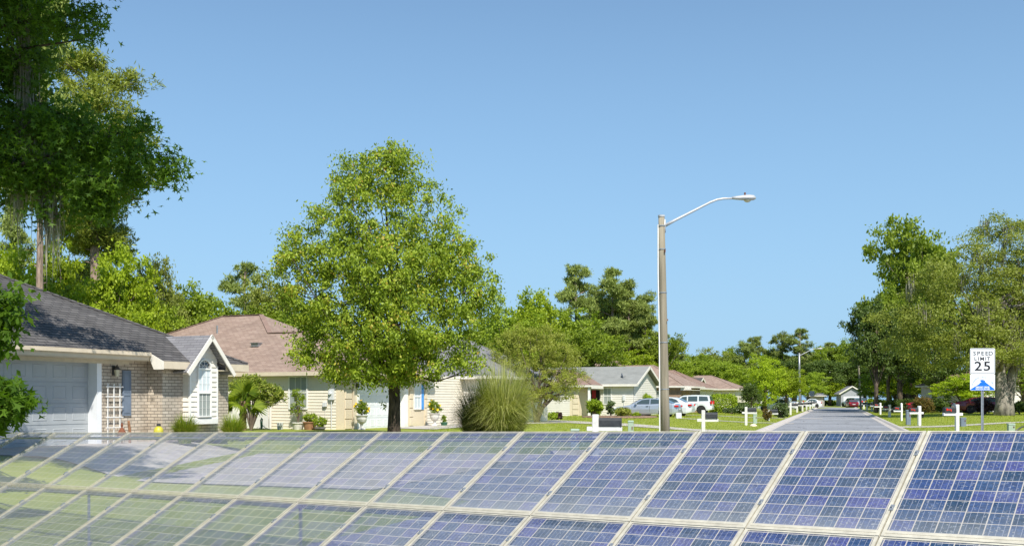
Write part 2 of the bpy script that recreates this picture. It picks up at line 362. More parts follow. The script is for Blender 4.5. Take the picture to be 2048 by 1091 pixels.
cornerL=[(kerbL(60),60),(kerbL(45),45),(kerbL(39),39),(7.4,36),(5.6,32.8),(3.4,30.4),(1.2,29.2)]
cornerR=[(kerbR(60),60),(kerbR(50),50),(kerbR(46),46),(17.9,43.6),(19.6,41.2),(23,38.6),(30,36),(48,31)]
road=[(kerbL(y),y) for y in (214,140,90)]+cornerL+[(-2.5,28.8),(-2.2,18.2),(-.65,16),(-1.2,13.9),(-2.3,11),(-3.6,6),(-5,-12),(48,-12)]+cornerR[::-1]+[(kerbR(y),y) for y in (90,140,214)]+[(kerbR(214)+4,222),(kerbL(214)-4,222)]
flat('road',road,'asphalt')
def kerb(pts,side):
    mb=MB()
    P=[Vector((x,y,0)) for x,y in pts]; off=[]
    for i,p in enumerate(P):
        d=(P[min(i+1,len(P)-1)]-P[max(i-1,0)]).normalized(); off.append(Vector((-d.y,d.x,0))*side)
    prof=[(-.28,.016),(-.02,.03),(.10,.11),(.24,.12),(.26,-.02)]; m=len(prof); vs=[]
    for p,o in zip(P,off):
        for u,z in prof: vs.append(p+o*u+Vector((0,0,z)))
    mb.add(vs,[(i*m+j,(i+1)*m+j,(i+1)*m+j+1,i*m+j+1) for i in range(len(P)-1) for j in range(m-1)])
    return tag(mb.build('kerb','concrete'),kind='structure')
kerb([(kerbL(y),y) for y in (214,180,140,110,90,75)]+cornerL,1 and -1); kerb([(kerbR(y),y) for y in (214,180,140,110,90,75)]+cornerR,1)
strip('driveway',[(-10.62,27.9),(-8.4,29.2),(-5,30.2),(1.2,29.2)],[(-15.4,23.2),(-10.8,21.3),(-6.3,19.3),(-2.4,17.9)],'concrete',.022,40,16)
# path across the left lawn, drives on both sides
strip('path',[(-6.2,50.0),(-3.0,60),(3.0,68.5),(7.0,58.5),(9.4,53.0),(13.1,50.5)],[(-3.6,47.9),(-1,56.2),(3.2,61.2),(6.2,54.0),(9.2,50.0),(12.0,48.0)],'concrete',.024,50,3)
strip('driveway',[(12.2,77.5),(18.3,66.5)],[(12.4,75.0),(17.9,65.0)],'concrete',.022,12,3)
strip('driveway',[(14.5,93),(25.2,83)],[(14.5,91.2),(24.6,81.2)],'concrete',.022,12,3)
strip('driveway',[(22.2,59),(30,62.5),(44,66)],[(21.3,56.2),(30,60.6),(44,64.4)],'concrete',.022,16,3)
mb=MB()
for i in range(40):
    pass
bed=[(X(1175,80)+ (X(1300,80)-X(1175,80))*.5+math.cos(a)*2.9*(1+.06*math.sin(3*a)),79+math.sin(a)*3.6) for a in np.linspace(0,2*PI,40)[:-1]]
mb.add([(x,y,gh(x,y)+.03) for x,y in bed]+[(x*.96+.04*8,y*.96+.04*79,gh(x,y)+.12) for x,y in bed],[(i,(i+1)%39,39+(i+1)%39,39+i) for i in range(39)]+[tuple(39+i for i in range(39))])
tag(mb.build('garden_bed','mulch'),'round brown mulch garden bed edged in stone in front of silver sedan','garden bed')

# lawn blades on the strips of grass in view
def lawn(name,box,n,seed,h=.05,w=.02):
    rs=np.random.RandomState(seed); x=rs.uniform(box[0],box[1],n); y=rs.uniform(box[2],box[3],n)
    kl=-3.6+.318*y; kr=3.1+.318*y; ok=((x<kl-.35)|(x>kr+.35))&(np.abs(x/y)<.56)
    x=x[ok];y=y[ok]; z=np.array([gh(a,b) for a,b in zip(x,y)])
    P=np.stack([x,y,z],1); V,k=leafverts(P,h,w,np.zeros((len(P),3)),rs,-2.2,0,'tri'); 
    o=quadmesh(name,V,k,rs.uniform(0,1,len(P)),'lawn_blade'); return tag(o,kind='stuff')
lawn('grass',(-4,50,44,74),70000,5,.055,.03); lawn('grass',(4,60,74,125),50000,6,.07,.05)

# ---------------------------------------------------------------- solar array in the foreground
def rot(a,b,c):
    ca,sa=math.cos(a),math.sin(a);cb,sb=math.cos(b),math.sin(b);cc,sc=math.cos(c),math.sin(c)
    return Matrix(((ca,-sa,0),(sa,ca,0),(0,0,1)))@Matrix(((cc,0,sc),(0,1,0),(-sc,0,cc)))@Matrix(((1,0,0),(0,cb,-sb),(0,sb,cb)))
SC=.85; RM=rot(-.6392865,.50112641,-.02033226)
P0=Vector((2.56329,7.14379,-.954537))*SC+Vector((0,0,EYE))
PW,PH=1.0*SC,1.462*SC
def panelmat():
    m,nt,b=newmat('solar_cells'); L=nt.links.new
    uv=N(nt,'UVMap'); uv.uv_map='cells'; sp=N(nt,'SeparateXYZ'); L(uv.outputs[0],sp.inputs[0])
    def mth(op,a,c=None,d=None):
        n=N(nt,'Math',operation=op)
        for i,v in enumerate((a,c,d)):
            if v is None: continue
            if isinstance(v,(int,float)): n.inputs[i].default_value=v
            else: L(v,n.inputs[i])
        return n.outputs[0]
    u,v=sp.outputs[0],sp.outputs[1]
    fu=mth('FRACT',u); fv=mth('FRACT',v)
    def line(f,c,wd): return mth('LESS_THAN',mth('ABSOLUTE',mth('SUBTRACT',f,c)),wd)
    edge=mth('MAXIMUM',mth('GREATER_THAN',mth('ABSOLUTE',mth('SUBTRACT',fu,.5)),.474),mth('GREATER_THAN',mth('ABSOLUTE',mth('SUBTRACT',fv,.5)),.474))
    bus=mth('MAXIMUM',mth('MAXIMUM',line(fu,.22,.010),line(fu,.5,.010)),line(fu,.78,.010))
    cid=N(nt,'CombineXYZ'); L(mth('FLOOR',u),cid.inputs[0]); L(mth('FLOOR',v),cid.inputs[1]); oi=N(nt,'ObjectInfo'); L(mth('MULTIPLY',oi.outputs['Random'],77.),cid.inputs[2])
    wn=N(nt,'TexWhiteNoise'); wn.noise_dimensions='3D'; L(cid.outputs[0],wn.inputs['Vector'])
    cr=N(nt,'ValToRGB'); cr.color_ramp.elements[0].color=(.012,.034,.068,1); cr.color_ramp.elements[1].color=(.045,.052,.185,1)
    e=cr.color_ramp.elements.new(.45); e.color=(.018,.050,.125,1); e=cr.color_ramp.elements.new(.75); e.color=(.028,.048,.155,1); L(wn.outputs[0],cr.inputs[0])
    vo=N(nt,'TexVoronoi'); vo.inputs['Scale'].default_value=9; L(uv.outputs[0],vo.inputs['Vector'])   # crystal grain
    g=N(nt,'MapRange'); g.inputs[3].default_value=.72; g.inputs[4].default_value=1.35; sx=N(nt,'SeparateXYZ'); L(vo.outputs['Color'],sx.inputs[0]); L(sx.outputs[0],g.inputs[0])
    sc=N(nt,'VectorMath',operation='SCALE'); L(cr.outputs[0],sc.inputs[0]); L(g.outputs[0],sc.inputs['Scale'])
    # dust film and specks
    tc=N(nt,'TexCoord'); n1=N(nt,'TexNoise'); n1.inputs['Scale'].default_value=3.2; n1.inputs['Detail'].default_value=10; n1.inputs['Roughness'].default_value=.7; L(tc.outputs['Object'],n1.inputs['Vector'])
    n2=N(nt,'TexNoise'); n2.inputs['Scale'].default_value=60; n2.inputs['Detail'].default_value=3; L(tc.outputs['Object'],n2.inputs['Vector'])
    r1=N(nt,'MapRange'); r1.inputs[1].default_value=.42; r1.inputs[2].default_value=.75; r1.inputs[3].default_value=.0; r1.inputs[4].default_value=.17; L(n1.outputs[0],r1.inputs[0])
    r2=N(nt,'MapRange'); r2.inputs[1].default_value=.60; r2.inputs[2].default_value=.67; r2.inputs[4].default_value=.75; L(n2.outputs[0],r2.inputs[0])
    low=mth('MULTIPLY',mth('POWER',mth('SUBTRACT',1.,mth('MINIMUM',mth('DIVIDE',v,3.),1.)),1.5),.28)   # dirt collects at the lower frame
    dust_haze=mth('MINIMUM',mth('ADD',mth('ADD',r1.outputs[0],low),mth('MULTIPLY',r2.outputs[0],.5)),.8)
    mx=N(nt,'MixRGB'); L(bus,mx.inputs[0]); L(sc.outputs[0],mx.inputs[1]); mx.inputs[2].default_value=(.22,.24,.31,1)
    mx2=N(nt,'MixRGB'); L(edge,mx2.inputs[0]); L(mx.outputs[0],mx2.inputs[1]); mx2.inputs[2].default_value=(.42,.385,.345,1)
    ad=N(nt,'Attribute'); ad.attribute_type='OBJECT'; ad.attribute_name='painted_haze'; dust_haze=mth('MINIMUM',mth('ADD',dust_haze,ad.outputs['Fac']),.88)  # milky haze painted into the cell colour, on top of the real dust
    mx3=N(nt,'MixRGB'); L(dust_haze,mx3.inputs[0]); L(mx2.outputs[0],mx3.inputs[1]); mx3.inputs[2].default_value=(.37,.38,.37,1)
    L(mx3.outputs[0],b.inputs['Base Color']); b.inputs['Roughness'].default_value=.22; b.inputs['Specular IOR Level'].default_value=.35
    rr=mth('ADD',mth('MULTIPLY',dust_haze,.6),.12); L(rr,b.inputs['Roughness'])
    # the laminate lets light through, more so towards the far end of the row
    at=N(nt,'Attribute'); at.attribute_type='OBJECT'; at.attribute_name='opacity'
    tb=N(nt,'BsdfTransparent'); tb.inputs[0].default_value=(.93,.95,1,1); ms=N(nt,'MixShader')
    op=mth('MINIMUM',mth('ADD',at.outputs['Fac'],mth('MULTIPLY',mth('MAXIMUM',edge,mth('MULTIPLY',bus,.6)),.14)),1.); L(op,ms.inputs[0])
    L(tb.outputs[0],ms.inputs[1]); L(b.outputs[0],ms.inputs[2]); L(ms.outputs[0],nt.nodes['Material Output'].inputs[0]); M['solar_cells']=m
    # frame: aluminium, likewise fading with the row
    f=M['frame_alu']; ft=f.node_tree; L=ft.links.new; b=ft.nodes['Principled BSDF']
    at=ft.nodes.new('ShaderNodeAttribute'); at.attribute_type='OBJECT'; at.attribute_name='opacity'; tb=ft.nodes.new('ShaderNodeBsdfTransparent'); ms=ft.nodes.new('ShaderNodeMixShader')
    L(at.outputs['Fac'],ms.inputs[0]); L(tb.outputs[0],ms.inputs[1]); L(b.outputs[0],ms.inputs[2]); L(ms.outputs[0],ft.nodes['Material Output'].inputs[0])
panelmat()
def basis(n,v): return P0+RM@Vector((-n*PW,0,0))+RM@Vector((0,v*PH,0))
def make_panel():
    r=empty('solar_panel',(0,0,0)); fw,fh,g=.026,.038,.005; fb,ft_=.056,.014; w2=PW-2*g; h2=PH-2*g*.7
    mb=MB(); mb.box((g,g,-fh),(g+fw*.8,g+h2,0)).box((g+w2-fw*.8,g,-fh),(g+w2,g+h2,0)).box((g+fw*.8,g,-fh),(g+w2-fw*.8,g+fb,-.0015)).box((g+fw*.8,g+h2-ft_,-fh),(g+w2-fw*.8,g+h2,-.0015)).box((g+fw*.8,g+fb*.5,-.002),(g+w2-fw*.8,g+fb*.55,.001))
    mb.build('frame','frame_alu',r)
    x0,x1,y0,y1=g+fw*.8-.004,g+w2-fw*.8+.004,g+fb-.004,g+h2-ft_+.004
    me=bpy.data.meshes.new('cell_sheet'); me.from_pydata([(x0,y0,-.006),(x1,y0,-.006),(x1,y1,-.006),(x0,y1,-.006)],[],[(0,1,2,3)])
    uv=me.uv_layers.new(name='cells'); 
    for l,c in zip(uv.data,((-.1,-.1),(6.1,-.1),(6.1,10.1),(-.1,10.1))): l.uv=c
    link('cell_sheet',me,'solar_cells',r)
    for yy in (.24,.76):
        mb=MB(); mb.box((-.012,PH*yy-.03,-.035),(.012,PH*yy+.03,.006)); mb.lathe([(.007,0),(.007,.012)],(0,PH*yy,.004),6); mb.build('clamp','galvanised',r)
    return r
pan0=make_panel(); Rm4=RM.to_4x4(); pi_=0
POS={-1:'at the right end, cut by the edge of the picture'}
lm=['ninth','eighth','seventh','sixth','fifth','fourth','third','second']
def ordn(i): return ['first','second','third','fourth','fifth','sixth','seventh','eighth','ninth','tenth','eleventh','twelfth','thirteenth','fourteenth','fifteenth','sixteenth','seventeenth'][i]
for row in (0,1):
    for n in range(-1,(15 if row==0 else 13)):
        if row==1 and n==-1: pass
        o=pan0 if pi_==0 else dup(pan0); pi_+=1
        # panel n lies between mullions n (right) and n+1 (left)
        o.matrix_world=Matrix.Translation(basis(n+1,-row)-RM@Vector((0,0,.0)))@Rm4
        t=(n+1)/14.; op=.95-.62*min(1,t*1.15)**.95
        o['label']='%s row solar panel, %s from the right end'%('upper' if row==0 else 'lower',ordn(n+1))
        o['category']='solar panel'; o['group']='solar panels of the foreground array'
        for c in [o]+list(o.children): c['opacity']=op if c.name.startswith('cell') else min(1,op+.06); c['painted_haze']=.55*min(1,t*1.15)**1.2
        if row==1 and n in (12,): pass
# rails and posts that carry the array
def rail():
    r=empty('panel_rack',(0,0,0)); tag(r,'aluminium rack of rails and posts under the tilted solar panels','rack'); zdrop=RM@Vector((0,0,-.06))
    for v in (-.965,.01,.965):
        mb=MB(); a=basis(0,v)+zdrop; b=basis(15 if v>0 else 13.,v)+zdrop; mb.tube([a,b],.018,4); o=mb.build('rail','galvanised',r)
    for n in (2,6,10,13):
        mb=MB()
        a=basis(n,0.01)+zdrop; MB().tube([a,Vector((a.x,a.y,gh(a.x,a.y)-.05))],.016,6).build('post','galvanised',r)
rail()

# ---------------------------------------------------------------- houses
HR=R(-24); EV=Vector((.4067,.9135,0)); NV=Vector((.9135,-.4067,0))
def lap(mb,p0,p1,z0,z1,bh=.14,clip=None,pr=.028):
    """lapped boards; outward is to the right of p0->p1"""
    P=Vector((p0[0],p0[1],0)); Q=Vector((p1[0],p1[1],0)); d=(Q-P); L=d.length; d/=L; o=Vector((d.y,-d.x,0)); z=z0
    while z<z1-1e-4:
        zt=min(z+bh,z1); a0,a1=(0,L); b0,b1=(0,L)
        if clip: a0,a1=clip(z); b0,b1=clip(zt)
        if a1-a0>.01:
            mb.add([P+d*a0+o*pr+Vector((0,0,z)),P+d*a1+o*pr+Vector((0,0,z)),P+d*b1+o*.002+Vector((0,0,zt)),P+d*b0+o*.002+Vector((0,0,zt)),P+d*a0+Vector((0,0,z)),P+d*a1+Vector((0,0,z))],[(0,1,2,3),(4,5,1,0)])
        z=zt
    return mb
def beam(mb,a,b,w,h,side=None):
    """rectangular bar a->b; h measured down from the axis line, w across"""
    a=Vector(a);b=Vector(b);d=(b-a).normalized(); s=Vector(side) if side else d.cross(Vector((0,0,1))).normalized(); s=(s-d*s.dot(d)).normalized(); u=s.cross(d)
    if u.z<0: u=-u
    vs=[]
    for p in (a,b):
        for i,j in ((-.5,0),(.5,0),(.5,-1),(-.5,-1)): vs.append(p+s*w*i+u*h*j)
    return mb.add(vs,[(0,3,2,1),(4,5,6,7),(0,1,5,4),(1,2,6,5),(2,3,7,6),(3,0,4,7)])
def window(parent,face,u0,u1,z0,z1,off,name='window',inner='blinds',trim='white_paint',mull=True,grid=0,glass='window_glass'):
    """face 'x': wall normal +x at x=off, u runs along y.  face 'y': wall normal -y at y=off, u runs along x"""
    def bx(mb,ua,ub,za,zb,d0,d1):
        if face=='x': return mb.box((off+d0,ua,za),(off+d1,ub,zb))
        return mb.box((ua,off-d1,za),(ub,off-d0,zb))
    f=.055; mb=MB(); bx(mb,u0-f,u0,z0-f,z1+f,0,.05); bx(mb,u1,u1+f,z0-f,z1+f,0,.05); bx(mb,u0,u1,z1,z1+f,0,.048); bx(mb,u0,u1,z0-f,z0,0,.065)
    zm=(z0+z1)/2
    if mull: bx(mb,u0,u1,zm-.025,zm+.025,.012,.04)
    for i in range(1,grid+1):
        u=u0+(u1-u0)*i/(grid+1); bx(mb,u-.009,u+.009,z0,z1,.014,.028)
    w=mb.build(name,trim,parent); g=MB(); bx(g,u0+.001,u1-.001,z0+.001,z1-.001,.003,.014); g.build('pane',inner,w); return w
def hiproof(parent,x0,x1,y0,y1,z,p,m,name='roof',t=.09):
    """hip roof over the eave rectangle, x the long side"""
    W=min(x1-x0,y1-y0)/2; zr=z+p*W
    if x1-x0>=y1-y0: A=(x0+W,(y0+y1)/2,zr);B=(x1-W,(y0+y1)/2,zr); sl=[[(x0,y0,z),(x1,y0,z),B,A],[(x1,y0,z),(x1,y1,z),B],[(x1,y1,z),(x0,y1,z),A,B],[(x0,y1,z),(x0,y0,z),A]]
    else: A=((x0+x1)/2,y0+W,zr);B=((x0+x1)/2,y1-W,zr); sl=[[(x1,y0,z),(x1,y1,z),B,A],[(x0,y1,z),(x0,y0,z),A,B],[(x0,y0,z),(x1,y0,z),A],[(x1,y1,z),(x0,y1,z),B]]
    mb=MB()
    for q in sl: mb.slab(q,t)
    o=mb.build(name,m,parent)
    cp=MB()
    for a,b in ((A,B),((x0,y0,z),A),((x1,y0,z),B if x1-x0>=y1-y0 else A),((x1,y1,z),B),((x0,y1,z),A if x1-x0>=y1-y0 else B)):
        if (Vector(a)-Vector(b)).length>.1: cp.tube([Vector(a)+Vector((0,0,.012)),Vector(b)+Vector((0,0,.012))],.045,5)
    cp.build('ridge_cap',m,o)
    return o
def eaves(parent,x0,x1,y0,y1,z,ov,fm='cream_trim',h=.17,sm_='soffit'):
    mb=MB(); e=.022
    mb.box((x0,y0-e,z-h),(x1,y0,z+.0)).box((x0,y1,z-h),(x1,y1+e,z)).box((x1,y0-e,z-h),(x1+e,y1+e,z)).box((x0-e,y0-e,z-h),(x0,y1+e,z)); mb.build('fascia',fm,parent)
    mb=MB(); q=.03
    mb.box((x0,y0,z-h-.0),(x1,y0+ov,z-h+q)).box((x1-ov,y0+ov,z-h),(x1,y1,z-h+q)); mb.build('soffit',sm_,parent)
def garage_door(parent,x,y0,y1,z1,m,cols=8,rows=4,name='garage_door'):
    """door in a wall facing +x: raised panels"""
    mb=MB(); mb.box((x-.05,y0,0),(x,y1,z1)); rh=z1/rows; cw=(y1-y0)/cols
    for r in range(rows):
        mb.box((x,y0+.004,r*rh+.008),(x+.012,y1-.004,(r+1)*rh-.008))
        for c in range(cols):
            a,b=y0+c*cw+.09,y0+(c+1)*cw-.09; za,zb=r*rh+.10,(r+1)*rh-.10
            x_=x+.012
            mb.add([(x_,a,za),(x_,b,za),(x_,b,zb),(x_,a,zb),(x_+.012,a+.02,za+.02),(x_+.012,b-.02,za+.02),(x_+.012,b-.02,zb-.02),(x_+.012,a+.02,zb-.02)],[(0,1,5,4),(1,2,6,5),(2,3,7,6),(3,0,4,7)])
            mb.add([(x_+.012,a+.02,za+.02),(x_+.012,b-.02,za+.02),(x_+.012,b-.02,zb-.02),(x_+.012,a+.02,zb-.02),(x_+.003,a+.035,za+.035),(x_+.003,b-.035,za+.035),(x_+.003,b-.035,zb-.035),(x_+.003,a+.035,zb-.035)],[(0,1,5,4),(1,2,6,5),(2,3,7,6),(3,0,4,7),(4,5,6,7)])
    return mb.build(name,m,parent)

# --- the brick house on the left
H1=empty('brick_house',(-10.7,26.6,.42),HR,'low brick house with dark shingle roof, grey double garage door and small gabled bay window','house')
mb=MB(); T=.2
mb.box((-T,-.06,0),(0,1.68,2.36)).box((-T,-16,0),(0,-5.1,2.36)).box((-T,-5.1,2.2),(0,-.06,2.36))
mb.box((-T,1.68,0),(.53,1.80,2.36)).box((.33,1.80,0),(.53,4.40,2.12)).box((-12,4.2,0),(.33,4.4,2.12)).box((-12,-16,0),(-11.8,4.2,2.1)).box((-11.8,-16,0),(-.2,-15.8,2.2)); mb.build('wall','brick',H1)
mb=MB(); E0=(.93,4.8,2.2); 
front=[(.93,4.8,2.2),(-5.67,-1.8,5.5),(-5.67,-11,5.5),(.45,-17.1,2.44),(.45,1.28,2.44),(.93,1.28,2.2),(.93,2.34,2.2),(-.60,3.055,2.965),(.93,3.77,2.2)]
mb.slab(front,.09)
mb.slab([(.93,4.8,2.2),(-12.27,4.8,2.2),(-5.67,-1.8,5.5)],.09); mb.slab([(-12.27,4.8,2.2),(-12.27,-17.6,2.2),(-5.67,-11,5.5),(-5.67,-1.8,5.5)],.09); mb.slab([(-12.27,-17.6,2.2),(.45,-17.1,2.44),(-5.67,-11,5.5)],.09)
rf=mb.build('roof','shingle_dark',H1)
mb=MB(); mb.tube([(.93,4.8,2.21),(-5.67,-1.8,5.51)],.05,5).tube([(-5.67,-1.8,5.51),(-5.67,-11,5.51)],.05,5); mb.build('ridge_cap','shingle_dark',rf)
mb=MB(); mb.box((.45,-16,2.22),(.475,1.28,2.43)).box((.93,1.28,1.99),(.955,2.30,2.19)).box((.93,3.80,1.99),(.955,4.82,2.19)).box((-12,4.80,1.99),(.93,4.825,2.19)); mb.build('fascia','cream_trim',H1)
mb=MB(); mb.box((.0,-16,2.20),(.45,1.66,2.225)).box((.53,1.70,1.985),(.93,2.47,2.01)).box((.53,3.64,1.985),(.93,4.8,2.01)).box((.0,-16,2.10),(.025,.98,2.20)); mb.build('soffit','soffit',H1)
# boxed end of the eave where the front steps out
mb=MB(); mb.add([(.46,1.26,2.42),(.955,1.26,2.18),(.955,1.26,1.97),(.62,1.26,1.97),(.50,1.26,2.21),(.46,1.28,2.42),(.955,1.28,2.18),(.955,1.28,1.97),(.62,1.28,1.97),(.50,1.28,2.21)],[(0,1,2,3,4),(9,8,7,6,5)]+[(i,i+5,(i+1)%5+5,(i+1)%5) for i in range(5)]); mb.build('eave_return','trim_white',H1)
gd=garage_door(H1,-.30,-5.0,-.12,2.14,'garage_grey')
mb=MB(); mb.box((-.30,-.12,0),(.02,-.055,2.2)).box((.0,-.055,0),(.022,.03,2.2)).box((-.30,-5.1,0),(.02,-5.0,2.2)).box((-.30,-5.0,2.14),(.02,-.12,2.21)); mb.build('door_frame','garage_white',H1)
# shutter
mb=MB(); mb.box((.0,.75,.73),(.035,1.05,1.94)); 
for za,zb in ((.80,1.28),(1.36,1.86)):
    for a,b,c,d in ((.79,.80,za,zb),(1.00,1.01,za,zb),(.80,1.0,za,za+.012),(.80,1.0,zb-.012,zb)): mb.box((.035,a,c),(.047,b,d))
mb.box((.035,.76,.74),(.042,.785,1.93)).box((.035,1.015,.74),(.042,1.04,1.93)); mb.build('shutter','shutter_grey',H1)
# wall lantern
wl=MB().box((.0,.40,1.80),(.02,.50,2.06)).box((.02,.43,2.0),(.12,.47,2.03)).lathe([(.075,0),(.09,.02),(.02,.10),(.008,.13)],(.13,.45,1.95),6).build('wall_lamp','black_metal',H1)
MB().lathe([(.045,0),(.07,.17)],(.13,.45,1.77),6).build('lamp_glass','lantern_glass',wl)
# bay with gable
by0,by1,bc,bx_=2.49,3.62,3.055,.76
mb=MB(); lap(mb,(.53,by0),(bx_,by0),.55,2.1); lap(mb,(bx_,by1),(.53,by1),.55,2.1)
def gclip(z):
    h=(2.93-z)/1.04*1.0; a=max(0,.565-h); return (a,1.13-a)
lap(mb,(bx_,by0),(bx_,by1),.55,2.90,clip=gclip); mb.box((.53,by0+.001,.50),(bx_-.002,by1-.001,.555)); bay=mb.build('bay_window','trim_white',H1)
mb=MB(); mb.box((bx_,by0-.01,.47),(bx_+.045,by1+.01,.62)).box((bx_-.03,by0-.022,.5),(bx_+.03,by0+.03,2.12)).box((bx_-.03,by1-.03,.5),(bx_+.03,by1+.022,2.12)); mb.build('corner_board','white_paint',bay)
wy0,wy1,wz0,wz1=2.81,3.30,.70,2.03; xo=bx_+.017
mb=MB(); f=.035; mb.box((xo,wy0-f,wz0-f),(xo+.05,wy0,wz1)).box((xo,wy1,wz0-f),(xo+.05,wy1+f,wz1)).box((xo,wy0,wz0-f),(xo+.06,wy1,wz0)).box((xo,wy0,wz1-.02),(xo+.045,wy1,wz1+.025)).box((xo,wy0,1.33),(xo+.045,wy1,1.385))
for i in (1,2): yy=wy0+(wy1-wy0)*i/3; mb.box((xo+.01,yy-.004,wz0),(xo+.022,yy+.004,wz1-.02))
for zz in (.92,1.13,1.60,1.82): mb.box((xo+.01,wy0,zz-.003),(xo+.02,wy1,zz+.003))
cyy=(wy0+wy1)/2; ro,ri=.245+f,.245; vs=[];K=16
for i in range(K+1):
    a=PI*i/K
    for r,x in ((ri,xo),(ro,xo),(ro,xo+.05),(ri,xo+.05)): vs.append((x,cyy+r*math.cos(a),wz1+.0+r*math.sin(a)))
mb.add(vs,[(i*4+j,i*4+(j+1)%4,(i+1)*4+(j+1)%4,(i+1)*4+j) for i in range(K) for j in range(4)])
for a in (PI*.25,PI*.5,PI*.75): mb.tube([(xo+.02,cyy+.08*math.cos(a),wz1+.02+.08*math.sin(a)),(xo+.02,cyy+ri*math.cos(a),wz1+ri*math.sin(a))],.007,4)
mb.tube([(xo+.02,cyy+.085*math.cos(PI*i/8),wz1+.02+.085*math.sin(PI*i/8)) for i in range(9)],.007,4)
win=mb.build('arched_window','white_paint',bay)
MB().box((xo+.002,wy0,wz0),(xo+.012,wy1,1.35)).build('pane','blinds',win)
MB().box((xo+.002,wy0,1.35),(xo+.012,wy1,wz1)).build('pane','curtain',win)
mb=MB(); mb.poly([(xo+.008,cyy+ri*math.cos(PI*i/16),wz1+ri*math.sin(PI*i/16)) for i in range(17)]); mb.build('pane','dark_glass',win)
mb=MB(); ax=1.06; az=2.98
for s in (-1,1):
    q=[(ax,bc,az),(-.66,bc,az+.012),(.93,bc+s*.72,2.24),(.45,bc+s*.72,2.24),(.45,bc+s*1.0,1.92),(ax,bc+s*1.0,1.92)]
    mb.slab([(ax,bc,az),(-.66,bc,az),(.93,bc+s*.735,2.20),(ax,bc+s*.735,2.20)],.05); mb.slab([(ax,bc+s*.735,2.20),(.55,bc+s*.735,2.20),(.55,bc+s*1.0,1.92),(ax,bc+s*1.0,1.92)],.05)
gr=mb.build('gable_roof','shingle_grey',bay)
mb=MB()
for s in (-1,1): beam(mb,(ax+.015,bc,az+.02),(ax+.015,bc+s*1.02,1.90),.035,.12,(1,0,0))
mb.build('rake_board','trim_white',gr)
mb=MB()
for s in (-1,1): mb.add([(bx_+.03,bc,az-.07),(ax,bc,az-.07),(ax,bc+s*.98,1.87),(bx_+.03,bc+s*.98,1.87)],[(0,1,2,3) if s>0 else (3,2,1,0)])
mb.build('soffit','soffit',gr)

MB().box((.475,-16,2.33),(.56,1.24,2.42)).box((.475,-16,2.31),(.50,1.24,2.34)).build('gutter','cream_trim',H1)
v=MB().tube([(-1.6,-1.0,3.40),(-1.6,-1.0,3.72)],.045,8); v.build('vent_pipe','galvanised',rf)
# --- the pink-roofed house in the middle
H2=empty('siding_house',(-7.875,48,.14),HR,'cream siding house with pinkish brown shingle roof and white garage door behind the round tree','house')
mb=MB(); lap(mb,(-19,0),(-.42,0),0,2.7,.145); lap(mb,(0,8.0),(0,12.5),0,2.7,.145); mb.build('wall','cream_siding',H2)
mb=MB(); mb.box((-.42,-.03,0),(.0,.3,2.72)).box((-.2,.3,0),(0,1.24,2.72)).box((-.2,5.95,0),(0,8.0,2.72)).box((-.2,1.24,2.2),(0,5.95,2.72)).box((-18.8,.1,0),(-18.6,12.4,2.6)).box((-18.6,12.2,0),(-.1,12.4,2.6)); mb.build('stucco_pier','stucco',H2)
mb=MB(); z=.06
while z<2.4: mb.bbox((.0,.06,z),(.05,.62,z+.42),.01); mb.bbox((.0,6.15,z),(.05,6.52,z+.42),.01); mb.bbox((.0,7.78,z),(.05,8.02,z+.42),.01); z+=.47
mb.build('quoin','stucco',H2)
garage_door(H2,-.22,1.30,5.60,2.14,'garage_white',cols=7)
mb=MB(); mb.box((-.22,1.24,0),(.03,1.30,2.2)).box((-.22,5.60,0),(.03,5.95,2.2)).box((-.22,1.3,2.14),(.03,5.6,2.2)).box((.0,1.10,0),(.028,1.24,2.32)).box((.0,1.24,2.2),(.028,5.95,2.32)); mb.build('door_frame','white_paint',H2)
window(H2,'y',-3.06,-2.08,1.02,2.50,-.018,grid=2); wn=window(H2,'x',6.65,7.30,.95,2.20,0,grid=1,inner='curtain')
MB().box((.0,7.36,.9),(.04,7.66,2.25)).box((.04,7.40,1.0),(.048,7.62,1.5)).box((.04,7.40,1.6),(.048,7.62,2.15)).build('shutter','shutter_blue',H2)
mb=MB(); z=2.74; p=.5
D=6.95; sy=-.45
C0=(.45,-.45,z); Cb=(-19.45,-.45,z); Mb=(-19.45+D,sy+D,z+p*D); Mf=(-9.8,sy+D,z+p*D); Hf=(-9.8+2.5,4.0,z+p*4.45); Wr=(.45-4.45,4.0,z+p*4.45)
mb.slab([C0,Wr,Hf,Mf,Mb,Cb],.09); mb.slab([C0,(.45,8.45,z),Wr],.09); mb.slab([Wr,(.45,8.45,z),(-2.85,8.45,z),Hf],.09)
mb.slab([Hf,(-2.85,8.45,z),(-2.85,13.45,z),Mf],.09); mb.slab([Mf,(-2.85,13.45,z),(-19.45,13.45,z),Mb],.09); mb.slab([Mb,(-19.45,13.45,z),Cb],.09)
rf=mb.build('roof','shingle_pink',H2)
mb=MB()
for a,b in ((Mb,Mf),(Mf,Hf),(Hf,Wr),(Wr,C0),(Cb,Mb)): beam(mb,Vector(a)+Vector((0,0,.03)),Vector(b)+Vector((0,0,.03)),.26,.03)
mb.build('ridge_cap','shingle_brown',rf)
v=MB(); v.box((-7.2,2.3,z+1.42),(-6.75,2.6,z+1.60)).box((-7.24,2.24,z+1.6),(-6.71,2.62,z+1.63)); v.build('roof_vent','galvanised',rf)
eaves(H2,-19.4,.44,-.44,8.44,z-.0,.44,h=.18)
MB().tube([(-11.0,4.2,z+2.2),(-11.0,4.2,z+2.75)],.05,8).build('vent_pipe','galvanised',rf)
